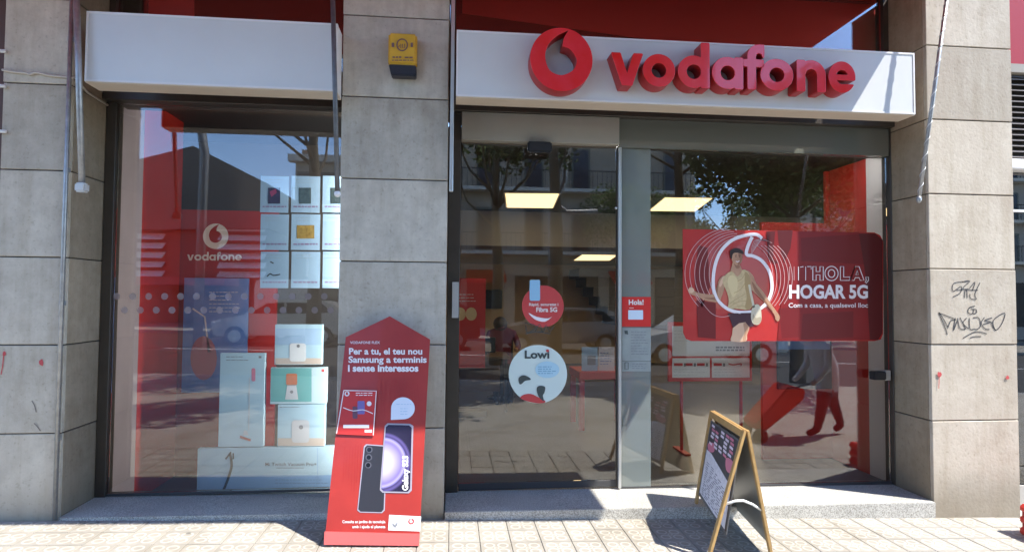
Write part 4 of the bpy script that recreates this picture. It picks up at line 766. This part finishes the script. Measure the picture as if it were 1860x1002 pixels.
# ------------------------------------------------------------------ A-frame board
WOOD = mat('pine_wood', (.52, .32, .12), .5, var=.25, scale=25)
tf, tn = at(1309, 753, -.10), at(1352, 781, -.70)
def foot(px, py, Y): p = at(px, py, Y); p.z = G(p.x); return p
lf_, ln2 = ground_at(1261, 934), foot(1286, 1024, -.72); rf_, rn_ = ground_at(1356, 949), foot(1402, 1024, -.72)
rf_.y = lf_.y; tf.y = lf_.y
af = empty('a_frame_board', (lf_+rn_)/2, 'wooden A-frame pavement board with a poster panel and white cord', 'pavement sign')
sideL = (ln2-lf_).normalized()
for nm, t1, t2, f1, f2 in (('l', tf, tn, lf_, ln2), ('r', tf+Vector((.02, 0, 0)), tn+Vector((.02, 0, 0)), rf_, rn_)):
    tt = (t2-t1).normalized()
    bar('leg', t1, f1, .04, .018, WOOD, af, side=tt); bar('leg', t2, f2, .04, .018, WOOD, af, side=tt)
    dn1, dn2 = (f1-t1), (f2-t2)
    bar('top_rail', t1+dn1*.03+tt*.021, t2+dn2*.03-tt*.021, .045, .018, WOOD, af, side=dn1.normalized())
    k0, k1 = (.085, .80) if nm == 'l' else (.06, .92)
    A, B, Cc, D_ = t1+dn1*k0+tt*.021, t2+dn2*k0-tt*.021, t2+dn2*k1-tt*.021, t1+dn1*k1+tt*.021
    N = (B-A).cross(D_-A).normalized(); N = -N if N.x > 0 else N; Cc = Cc-N*(Cc-A).dot(N)
    if nm == 'l':
        prism('panel', [A, B, Cc, D_], -N*.005, mat('panel_grey', (.12, .12, .125), .5), af)
        q = lambda u, v, d=.002: A+(B-A)*u+((D_-A)*(1-u)+(Cc-B)*u)*v+N*d
        def pq(name, pts, mm, d=.002): return link(name, [q(u, v, d) for u, v in pts], [tuple(range(len(pts)))], mm, af)
        pq('dark_print', [(.03, .02), (.97, .02), (.97, .98), (.03, .98)], mat('board_ink', (.06, .055, .06), .5), .001)
        LIL = mat('lilac_print', (.74, .66, .74), .5); PKP = mat('pink_block', (.62, .20, .28), .5)
        for r_ in range(6):
            for c_ in range(5):
                if random.random() < .8: u, v = .1+.16*c_+random.uniform(-.02, .02), .03+.045*r_; pq('letter_block', [(u, v), (u+.11, v+.005), (u+.11, v+.034), (u, v+.03)], random.choice((LIL, LIL, PKP)), .003)
        pq('pink_blot', smooth_line([(.05, .30), (.25, .24), (.3, .33), (.12, .38)], 3, True), PKP, .0025); pq('pink_blot', smooth_line([(.7, .28), (.9, .26), (.92, .38), (.75, .40)], 3, True), PKP, .0025)
        pq('pale_sheet', [(.04, .38), (.22, .38), (.95, .52), (.95, .97), (.55, .97), (.04, .95)], mat('pale_board_print', (.85, .83, .88), .5, var=.3, scale=40), .0025)
        V, Fc = [], []
        for r_ in range(16):
            u = .12
            while u < .86:
                L_ = random.uniform(.04, .12); v = .52+.027*r_+random.uniform(-.004, .004); 
                if v > .45+.2*u: s = len(V); V += [q(u, v, .0035), q(u+L_, v, .0035), q(u+L_, v+.009, .0035), q(u, v+.009, .0035)]; Fc.append((s, s+1, s+2, s+3))
                u += L_+random.uniform(.03, .1)
        sp_o = link('small_print', V, Fc, mat('board_print', (.15, .14, .2), .5), af); sp_o['kind'] = 'stuff'
    else: prism('panel', [A, B, Cc, D_], -N*.006, mat('panel_back', (.22, .225, .21), .35), af)
c1 = tn+(ln2-tn)*.58; c2 = tn+(rn_-tn)*.62; mid = (c1+c2)/2+Vector((-.0, -.01, .045))
tube('white_cord', smoothed if False else [c1, c1+(mid-c1)*.6+Vector((0, 0, .008)), mid, c2+(mid-c2)*.5+Vector((0, 0, .006)), c2], .008, mat('cord_white', (.75, .76, .74), .7), af)
# ------------------------------------------------------------------ alarm box
ab = empty('alarm_box', at(733, 97, -.06), 'yellow alarm siren box with black base high on the middle pier', 'alarm box')
FA = wallframe(-.105); YEL = mat('alarm_yellow', (.72, .42, .03), .45, var=.15, scale=9)
a, b, z0, z1 = rect(705, 60, 757, 117, -.10); box('cover', a, b, -.10, -.006, z0, z1, YEL, ab, .014, 3)
prism('light_base', [Vector((a+.004, -.098, z0-.002)), Vector((b-.002, -.098, z0-.002)), Vector((b-.004, -.088, z0-.075)), Vector((a+.022, -.088, z0-.075))], Vector((0, .082, 0)), mat('alarm_black', (.02, .02, .03), .35), ab, .006)
AI = mat('alarm_ink', (.16, .09, .10), .6); ribbon('round_emblem', FA, [arc(730.5, 82, 9.5, 10.5, 0, 360, 30)], 2.2, AI, ab, .001); ribbon('round_emblem', FA, [[(724, 86), (728, 80), (728, 88)], [(731, 80), (731, 87), (735, 87), (735, 80)]], 1.3, AI, ab, .001)
art('side_mark', FA, rpts(711.5, 78, 716, 86), AI, ab, .001); art('side_mark', FA, rpts(746, 78, 750, 86), AI, ab, .001)
lines_of_print(FA, 713, 103, 729, 1, 5, AI, ab, 2.6, 0, .001); lines_of_print(FA, 735, 103.5, 750, 1, 5, AI, ab, 2.4, 0, .001); lines_of_print(FA, 712, 109, 751, 1, 5, AI, ab, 1.6, 0, .001)
# ------------------------------------------------------------------ rods, cables
e = empty('awning_arm', at(150, 345, -.24), 'grey steel awning tube hanging down the left pier to a clear plastic cap', 'awning tube', 'hanging awning tubes'); tube('tube', [at(137, -60, -.24), at(149, 335, -.24)], .019, STEEL, e); p = at(149, 341, -.24); box('end_cap', p.x-.033, p.x+.033, p.y-.03, p.y+.03, p.z-.03, p.z+.03, mat('clear_plastic', (.55, .55, .53), .25), e, .01, 2)
p = at(128, -40, -.03); e = empty('conduit_pipe', (p.x, -.03, G(p.x)), 'thin grey conduit running down the right edge of the left pier', 'pipe'); tube('pipe', [(XL-.012, -.022, 4.18), (XL-.012, -.022, G(XL)+.01)], .014, STEEL, e); 
for z in (3.3, 2.4, 1.5, .6): box('clip', XL-.032, XL+.006, -.02, -.003, z, z+.03, STEEL, e)
e = empty('awning_arm', at(612, 350, -.24), 'dark steel awning tube beside the middle pier in front of the blank sign', 'awning tube', 'hanging awning tubes'); tube('tube', [at(603, -60, -.24), at(613, 350, -.24)], .016, mat('steel_dark', (.16, .17, .18), .5, .5, var=.3, scale=20), e); p = at(613, 352, -.24); ball('end_cap', p, .022, WHITE, e)
e = empty('guide_rail', at(822, 345, -.03), 'pale vertical metal rail on the right edge of the middle pier', 'rail'); a, b, z0, z1 = rect(818.5, -60, 825, 348, -.05); box('rail', a, b, -.06, -.03, z0, z1, ALU, e, .003); 
for z in (3.4, 2.9, 2.5): box('bracket', a, b, -.029, -.006, z, z+.02, STEEL, e)
e = empty('awning_arm', at(1668, 370, -.34), 'pale twisted steel awning rod slanting across the right pier', 'awning tube', 'hanging awning tubes'); tube('tube', [at(1728, -60, -.34), at(1669, 362, -.34)], .013, STEEL, e)
hel = []
A_, B_ = at(1728, -60, -.34), at(1669, 362, -.34); ax = (B_-A_).normalized(); s1 = ax.cross(Vector((0, 1, 0))).normalized(); s2 = ax.cross(s1)
for k in range(220): t = k/219; hel.append(A_+(B_-A_)*t+(s1*math.cos(t*95)+s2*math.sin(t*95))*.013)
tube('twisted_wire', hel, .0035, mat('wire_pale', (.6, .6, .58), .5), e, 5); ball('end_cap', B_, .018, STEEL, e, (1, 1, 1.5))
WC = mat('cable_white', (.55, .50, .42), .6)
e = empty('wall_cable', at(60, 134, -.01), 'thin beige cable crossing the left pier below the blank sign', 'cable')
tube('cable', [at(x, y, -.015) for x, y in smooth_line([(4, 127), (25, 131), (48, 133), (55, 136), (66, 132), (90, 137), (118, 140), (133, 142)], 3)], .008, WC, e, 6)
P = [at(133, 142, -.015), Vector((XL+.012, -.01, at(133, 142, 0).z)), Vector((XL+.012, .15, at(133, 142, 0).z-.05)), Vector((XL+.012, .40, at(133, 142, 0).z-.06))]; tube('cable', P, .008, WC, e, 6)
# ------------------------------------------------------------------ neighbours
nb = empty('left_neighbour_front', (-4.2, .3, 0), 'dark brown shopfront edge left of the left pier', 'shopfront'); box('panel', -6, XL0-.02, .3, .4, -.1, 4.18, mat('brown_dark', (.10, .055, .045), .6), nb)
for y in (95, 158, 240): p = at(0, y, .0); tube('white_pipe', [(p.x-.4, -.02, p.z+.01), (p.x+.05, -.02, p.z)], .012, WHITE, nb, 6)
nb = empty('right_neighbour_front', (5.2, .3, 0), 'neighbouring shopfront right of the right pier with red panel and louvres', 'shopfront')
x0 = XR2+.03; X1 = 7.0; YN = .20
zz_ = lambda py: at(1850, py, YN).z
box('red_panel', x0, X1, YN, YN+.05, zz_(118), 4.18, REDDK, nb); box('lintel', x0, X1, YN-.03, YN+.05, zz_(134), zz_(119), mat('lintel_grey', (.3, .28, .24), .7), nb)
box('louvre_back', x0, X1, YN+.06, YN+.08, zz_(292), zz_(136), MORTAR, nb)
k = 0; z = zz_(138)
while z > zz_(290):
    prism('slat', [(x0, YN, z-.028), (x0, YN+.05, z), (x0, YN+.05, z-.006), (x0, YN, z-.034)], Vector((X1-x0, 0, 0)), mat('louvre_slat', (.16, .14, .13), .6), nb); z -= .047
box('white_awning_box', x0, X1, YN-.1, YN+.05, zz_(312), zz_(294), WHITE, nb, .01); box('dark_window', x0, X1, YN+.02, YN+.04, zz_(880), zz_(314), glass_mat('neighbour_glass', .2), nb); box('dark_interior', x0, X1, YN+.5, YN+.55, -.1, 3, mat('dark_inside', (.03, .04, .04), .8), nb)
box('white_ledge', x0, X1, YN-.01, YN+.015, zz_(385), zz_(381), WHITE, nb); box('base_panel', x0, X1, YN, YN+.05, -.15, zz_(882), mat('base_grey', (.4, .38, .34), .8), nb)
p = ground_at(1936, 1000)
e = empty('red_crate', p, 'corner of a red plastic crate on the pavement at the right edge', 'crate'); 
for zz1 in (.0, .08, .16): box('crate_band', p.x-.05+.03*zz1, p.x+.35, p.y, p.y+.3, p.z+zz1, p.z+zz1+.06, REDD, e, .02)
box('crate_core', p.x-.03, p.x+.33, p.y+.02, p.y+.28, p.z, p.z+.2, REDDK, e)
# ------------------------------------------------------------------ across the street (seen mirrored in the glass)
def apartment(x0, x1, y, h, wallm, label, floors, nwin, cornice=True, z00=3.9, awn=None):
    e = empty('apartment_building', ((x0+x1)/2, y, 0), label, 'building')
    box('wall', x0, x1, y-6, y, -.8, h, wallm, e); WG = mat('far_window_glass', (.04, .05, .07), .15); FRM = mat('far_shutter', (.16, .18, .15), .6); BAL = mat('balcony_stone', (.75, .70, .6), .8); IRON = mat('iron', (.03, .03, .03), .6)
    fh = (h-z00)/floors; ww = (x1-x0)/nwin
    for f in range(floors):
        zf = z00+f*fh
        box('balcony', x0-.1, x1+.1, y, y+.7, zf-.12, zf+.06, BAL, e)
        for k in range(nwin):
            cx = x0+ww*(k+.5); w_ = box('window', cx-.5, cx+.5, y+.002, y+.05, zf+.08, zf+fh*.72, FRM, e); box('window_pane', cx-.4, cx+.4, y+.051, y+.06, zf+.2, zf+fh*.68, WG, w_); 
        bm = bmesh.new()
        for k in range(int((x1-x0)/.25)): bm_box(bm, x0+k*.25, x0+k*.25+.02, y+.66, y+.68, zf+.06, zf+.95)
        bm_box(bm, x0, x1, y+.65, y+.69, zf+.95, zf+1.0); r_ = from_bm('railing', bm, IRON, e); r_['kind'] = 'stuff'
    box('cornice', x0-.3, x1+.3, y, y+.6, h-.3, h+.1, BAL, e)
    for k in range(nwin):
        cx = x0+ww*(k+.5); box('shop_opening', cx-ww*.38, cx+ww*.38, y+.002, y+.05, 0, 2.7, mat('far_opening', (.04, .035, .03), .5), e)
        if awn and k in awn: prism('awning', [(cx-ww*.4, y+.01, 3.0), (cx-ww*.4, y+1.2, 2.4), (cx-ww*.4, y+1.2, 2.3), (cx-ww*.4, y+.01, 2.9)], Vector((ww*.8, 0, 0)), REDD, e)
    return e
VY = 27.0
xa, xb = mir(660, 400, VY).x, mir(1262, 400, VY).x; yb_ = 2*YG-VY
apartment(xa, xb, yb_, 17, mat('far_wall_ochre', (.52, .44, .34), .85, var=.2, scale=.6), 'ochre apartment block with balconies across the street, mirrored in the door glass', 4, 7, awn=(1, 2, 5))
apartment(mir(535, 400, VY+5).x, mir(650, 400, VY+5).x, 2*YG-VY-5, mir(580, 288, VY+5).z, mat('far_wall_beige', (.62, .56, .46), .85), 'low beige building across the street, mirrored behind the price sheets', 2, 3)
e = box('chimney_stack', mir(548, 300, VY+6).x, mir(565, 300, VY+6).x, 2*YG-VY-8, 2*YG-VY-6, 3, mir(556, 272, VY+6).z, mat('chimney_brick', (.28, .2, .15), .9), None); tag(e, 'brown chimney stack rising behind the low beige building', 'chimney')
apartment(xb+9, xb+30, yb_-3, 14, mat('far_wall_grey', (.5, .46, .4), .85), 'grey apartment block farther along the street at right', 4, 6)
apartment(-62, -36, yb_-2, 13, mat('far_wall_brown', (.28, .24, .2), .85), 'brown apartment block far along the street at left', 4, 6)
# market hall
Yh = 2*YG-24
hx0, hx1 = mir(205, 400, 24).x, mir(480, 400, 24).x; zr = mir(352, 265, 24).z; zr2 = mir(475, 335, 24).z; xr_ = mir(350, 300, 24).x
hall = empty('market_hall', ((hx0+hx1)/2, Yh, 0), 'market hall with dark sloping roof and white louvred gable, mirrored in the left window', 'building')
DKW = mat('hall_dark', (.22, .19, .165), .8, var=.3, scale=1); LVR = mat('louvre_white', (.85, .85, .83), .6)
prism('roof_gable', [(hx0-1, Yh, zr2+.4), (xr_, Yh, zr), (hx1+.2, Yh, zr2), (hx1+.2, Yh, zr2-2.0), (hx0-1, Yh, zr2-2.2)], Vector((0, -12, 0)), DKW, hall)
box('wall', hx0-.8, hx1, Yh-11.5, Yh-.5, -.5, zr2-2.0, mat('hall_wall', (.16, .13, .11), .85), hall)
for k in range(12):
    z = zr2-2.1-.42*k
    if z < 2.4: break
    prism('louvre', [(hx0, Yh-.1, z), (hx0, Yh-.45, z+.25), (hx0, Yh-.45, z+.22), (hx0, Yh-.1, z-.04)], Vector(((xr_-hx0)*.62, 0, 0)), LVR, hall)
    prism('louvre', [(xr_+1.1, Yh-.1, z), (xr_+1.1, Yh-.45, z+.25), (xr_+1.1, Yh-.45, z+.22), (xr_+1.1, Yh-.1, z-.04)], Vector((hx1-xr_-1.1, 0, 0)), LVR, hall)
box('red_awning', hx0, xr_+2, Yh-.4, Yh+1.4, 2.0, 2.35, mat('awning_red', (.55, .10, .10), .7), hall)
# cars
def car(x0, L, H, ysid, wid, body, label, name='parked_car', van=False, flip=False):
    z0 = G(x0+L/2)-.12; e = empty(name, (x0+L/2, ysid-wid/2, z0), label, 'van' if van else 'car', 'vehicles parked across the road')
    if van: prof = [(0, .35), (0, .95), (.04, 1.1), (.17, 1.25), (.30, 2.0), (.34, H), (.98, H), (1, H-.2), (1, .35)]; roof = None
    else: prof = [(0, .3), (0, .62), (.03, .80), (.22, .95), (.25, .98), (.74+.2, 1.02), (.99, .9), (1, .35)]
    fx = (lambda t: x0+L*(1-t)) if flip else (lambda t: x0+L*t)
    P = [Vector((fx(t), ysid, z0+z)) for t, z in prof]; prism('body', P, Vector((0, -wid, 0)), body, e, .05)
    gls = mat('car_glass', (.02, .025, .03), .05)
    if not van:
        cab = [(.22, .96), (.38, H-.06), (.45, H), (.80, H-.02), (.88, H-.12), (.96, 1.0)]
        prism('cabin', [Vector((fx(t), ysid-.10, z0+z)) for t, z in cab], Vector((0, -wid+.2, 0)), body, e, .03)
        for w_ in ([(.27, 1.0), (.40, H-.1), (.52, H-.08), (.52, 1.0)], [(.54, 1.0), (.54, H-.08), (.70, H-.08), (.72, 1.0)], [(.74, 1.02), (.72, H-.08), (.80, H-.1), (.88, 1.03)]): prism('side_window', [Vector((fx(t), ysid-.06, z0+z)) for t, z in w_], Vector((0, -.05, 0)), gls, e)
    else:
        for w_ in ([(.18, 1.25), (.30, 1.95), (.40, 1.95), (.40, 1.2)], [(.43, 1.2), (.43, 1.95), (.62, 1.95), (.62, 1.2)]): prism('side_window', [Vector((fx(t), ysid+.012, z0+z)) for t, z in w_], Vector((0, -.05, 0)), gls, e)
    for t in (.17, .81):
        for yy in (ysid+.01, ysid-wid+.2):
            c = Vector((fx(t), yy, z0+.31)); bm = bmesh.new(); bmesh.ops.create_cone(bm, cap_ends=True, segments=24, radius1=.31, radius2=.31, depth=.21); bmesh.ops.rotate(bm, verts=bm.verts, matrix=Matrix.Rotation(math.pi/2, 3, 'X')); bmesh.ops.translate(bm, verts=bm.verts, vec=c-Vector((0, .1, 0))); wl = from_bm('wheel', bm, BLACK, e)
            bm = bmesh.new(); bmesh.ops.create_cone(bm, cap_ends=True, segments=16, radius1=.19, radius2=.19, depth=.02); bmesh.ops.rotate(bm, verts=bm.verts, matrix=Matrix.Rotation(math.pi/2, 3, 'X')); bmesh.ops.translate(bm, verts=bm.verts, vec=c+Vector((0, .012, 0))); from_bm('rim', bm, ALU, wl)
    box('headlight', fx(.005)-.05, fx(.005)+.05, ysid-.45, ysid-.05, z0+.62, z0+.76, mat('lamp_glass', (.7, .7, .7), .2), e, .01); box('bumper', min(fx(-.01), fx(.03)), max(fx(-.01), fx(.03)), ysid-wid+.02, ysid-.02, z0+.25, z0+.5, DGREY, e, .02)
    return e
SIL = mat('silver_paint', (.6, .58, .55), .3, .4, coat=.5); WHP = mat('van_white', (.75, .75, .73), .35, coat=.4); BLK = mat('car_black', (.03, .03, .035), .2, coat=.8); GRP = mat('car_grey', (.22, .23, .25), .3, .3, coat=.6)
VC = 15.0; ycar = 2*YG-VC
c0_ = mir(383, 600, VC).x; car(c0_, 4.1, 1.42, ycar, 1.75, SIL, 'silver hatchback parked across the road, mirrored in the left window')
car(mir(470, 580, VC+3).x, 5.0, 2.15, ycar-2.4, 1.95, WHP, 'white van parked behind the silver hatchback', 'parked_van', True, flip=True)
car(mir(905, 600, VC).x, 4.3, 1.45, ycar+.1, 1.78, GRP, 'dark grey car parked across the road, mirrored low in the door glass')
car(mir(1160, 600, VC-3).x, 4.4, 1.47, ycar+3, 1.8, WHP, 'white car parked across the road, mirrored right of the frosted strip')
car(mir(740, 600, VC).x-1.6, 3.9, 1.5, ycar, 1.75, BLK, 'black car parked across the road behind the middle pier reflection')
# trees
BARK = mat('plane_bark', (.26, .23, .17), .9, var=.4, scale=3); 
LEAF = [mat('leaf_dark', (.12, .17, .055), .6, var=.4, scale=2, rnd=.1), mat('leaf_light', (.25, .32, .13), .6, var=.3, scale=2)]
def leafy(m_):
    n = m_.node_tree; L = n.links.new; b = n.nodes['Principled BSDF']; t = n.nodes.new('ShaderNodeBsdfTranslucent'); src = b.inputs['Base Color'].links[0].from_socket; L(src, t.inputs[0]); mx = n.nodes.new('ShaderNodeMixShader'); mx.inputs[0].default_value = .45
    L(b.outputs[0], mx.inputs[1]); L(t.outputs[0], mx.inputs[2]); o = [q for q in n.nodes if q.type == 'OUTPUT_MATERIAL'][0]; L(mx.outputs[0], o.inputs[0])
for q_ in LEAF: leafy(q_)
def tree(x, y, h, rc, n, label, seed, cz=None, cl=26):
    random.seed(seed); z0 = G(x)-.02; e = empty('plane_tree', (x, y, z0), label, 'tree', 'plane trees along the street'); cz = cz or h-rc*.6
    bm = bmesh.new(); sweep(bm, [(x, y, z0), (x+.05, y, z0+h*.3), (x-.05, y+.05, z0+h*.5), (x, y, cz+rc*.3)], .17, 10, .06)
    for k in range(7): a = k*.9+random.random(); s = h*.42+random.random()*h*.15; sweep(bm, [(x, y, s), (x+math.cos(a)*rc*.4, y+math.sin(a)*rc*.4, s+.7), (x+math.cos(a)*rc*.8, y+math.sin(a)*rc*.8, cz+random.uniform(-.3, .7)*rc*.6)], .045, 6, .012)
    from_bm('trunk', bm, BARK, e, True)
    cs = []
    for k in range(cl):
        a, b = random.random()*6.28, random.uniform(-.7, 1); r = rc*random.uniform(.45, .95); cs.append((Vector((x+math.cos(a)*r*math.sqrt(1-b*b*.8), y+math.sin(a)*r*math.sqrt(1-b*b*.8), cz+b*r*.75)), rc*random.uniform(.18, .34)))
    for li in (0, 1):
        V, Fc = [], []
        for k in range(n//2):
            c, r = random.choice(cs); d = Vector((random.gauss(0, 1), random.gauss(0, 1), random.gauss(0, 1))).normalized()*r*random.random()**.4; p = c+d
            a = Vector((random.gauss(0, 1), random.gauss(0, 1), random.gauss(0, .6))).normalized(); b = a.orthogonal().normalized(); b.rotate(Matrix.Rotation(random.random()*6.28, 3, a)); s = random.uniform(.05, .10)
            q = len(V); V += [p-a*s, p-b*s*.7, p+a*s, p+b*s*.7]; Fc.append((q, q+1, q+2, q+3))
        o = link('crown', V, Fc, LEAF[li], e)
    return e
pt = mir(1445, 300, 7.9)
tree(pt.x, pt.y, 6.6, 2.3, 20000, 'leafy plane tree on the kerb mirrored at the upper right of the glazing', 3, cz=4.6, cl=46)
tree(2.2, -7.6, 10, 3.1, 16000, 'tall plane tree on the kerb whose crown shades the paving before the door', 5, cz=7.6, cl=36)
tree(mir(880, 450, 8.2).x+.4, -9.3, 7.4, 1.9, 5000, 'plane tree with thin crown standing by the road before the door', 11, cz=5.8)
tree(mir(575, 30, 8.6).x, -7.9, 9.5, 2.3, 9000, 'tall plane tree on the kerb mirrored above the blank sign box', 8, cz=7.9)
for k, (vx, vy_) in enumerate(((1330, 22), (1480, 20), (1640, 23), (1150, 23.5), (700, 23))):
    q = mir(vx, 450, vy_); tree(q.x, q.y, 7.5, 2.6, 5000, ['plane tree across the road, mirrored left of the red side panel', 'plane tree across the road, mirrored at the red side panel', 'plane tree across the road beyond the right pier', 'plane tree across the road before the ochre block', 'plane tree across the road near the middle pier'][k], 20+k, cz=5.2)
tree(5.4, -8.7, 10.2, 2.6, 12000, 'tall plane tree on the kerb behind the mirrored leafy tree', 14, cz=8.1, cl=32)
# street lamp with curved head
q = mir(1000, 390, 12); e = empty('street_lamp', (q.x, q.y, G(q.x)), 'grey street lamp with a curved double head, mirrored in the sliding door', 'street lamp'); LMP = mat('lamp_grey', (.35, .35, .35), .5, .4)
pz = lambda x, y: mir(x, y, 12)
tube('pole', [(q.x, q.y, G(q.x)-.1), (q.x, q.y, pz(1000, 390).z), pz(1025, 330), pz(1030, 285), pz(1018, 272), pz(1003, 275)], .06, LMP, e); tube('arm', [pz(1012, 372), pz(1030, 386), pz(1085, 384)], .07, LMP, e); tube('arm', [pz(1000, 390), pz(1008, 330), pz(1020, 285)], .045, LMP, e)
q = mir(366, 330, 14); e = empty('street_lamp', (q.x, q.y, G(q.x)), 'curved street lamp post mirrored against the sky in the left window', 'street lamp'); pz = lambda x, y: mir(x, y, 14)
tube('pole', [(q.x, q.y, G(q.x)-.1), (q.x+.05, q.y, pz(366, 330).z), pz(372, 280), pz(366, 235), pz(356, 205), pz(330, 190)], .13, LMP, e); tube('arm', [pz(330, 190), pz(300, 186)], .09, LMP, e)
# pedestrian pulling a trolley, seen mirrored
q = mir(1490, 790, 2.8); px_, py_ = q.x, q.y; zg = G(px_)
e = empty('person', (px_, py_, zg), 'stooped walker in a pale hooded jacket and dark trousers, mirrored in the right pane', 'person')
HOOD = mat('pale_jacket', (.62, .58, .56), .85, var=.15, scale=8)
f = -1.0
J = [(px_+.10, py_, zg+.72, .15, .14), (px_+.10, py_, zg+.90, .15, .14), (px_+.04, py_, zg+1.12, .17, .15), (px_-.10, py_, zg+1.20, .07), (px_-.20, py_, zg+1.24, .10, .11), (px_-.24, py_, zg+1.30, .07),
 (px_-.02, py_+.20, zg+1.12, .06), (px_-.04, py_+.25, zg+.88, .05), (px_-.20, py_+.24, zg+.70, .035), (px_-.26, py_+.24, zg+.66, .035),
 (px_-.02, py_-.20, zg+1.12, .06), (px_+.0, py_-.25, zg+.86, .05), (px_-.14, py_-.26, zg+.68, .035), (px_-.2, py_-.26, zg+.64, .035),
 (px_-.02, py_+.09, zg+.42, .075), (px_-.10, py_+.09, zg+.08, .05), (px_-.24, py_+.09, zg+.04, .04),
 (px_+.22, py_-.09, zg+.42, .075), (px_+.34, py_-.09, zg+.10, .05), (px_+.24, py_-.09, zg+.04, .04)]
b_ = skin_body('body', J, E_, HOOD, e); two_mat(b_, (HOOD, SKIN, TRO), lambda p: 2 if p.z < zg+.56 else (1 if p.x < px_-.25 and p.z > zg+1.15 or (p.x < px_-.22 and p.z < zg+.75) else 0)); ball('hood', Vector((px_-.15, py_, zg+1.24)), .13, HOOD, e)
e = empty('shopping_trolley', (px_-.7, py_+.2, zg), 'red fabric shopping trolley pulled by the stooped pedestrian', 'shopping trolley')
TR = mat('trolley_red', (.65, .04, .02), .7); prism('bag', [(px_-1.05, py_+.05, zg+.22), (px_-.95, py_+.05, zg+.12), (px_-.45, py_+.05, zg+.50), (px_-.42, py_+.05, zg+.62), (px_-.62, py_+.05, zg+.68)], Vector((0, .35, 0)), TR, e, .02); tube('handle', [(px_-.55, py_+.22, zg+.6), (px_-.28, py_+.24, zg+.67)], .012, DGREY, e)
for yy in (.04, .41):
    bm = bmesh.new(); bmesh.ops.create_cone(bm, cap_ends=True, segments=20, radius1=.09, radius2=.09, depth=.03); bmesh.ops.rotate(bm, verts=bm.verts, matrix=Matrix.Rotation(math.pi/2, 3, 'X')); bmesh.ops.translate(bm, verts=bm.verts, vec=(px_-1.0, py_+yy, zg+.09)); from_bm('wheel', bm, BLACK, e)
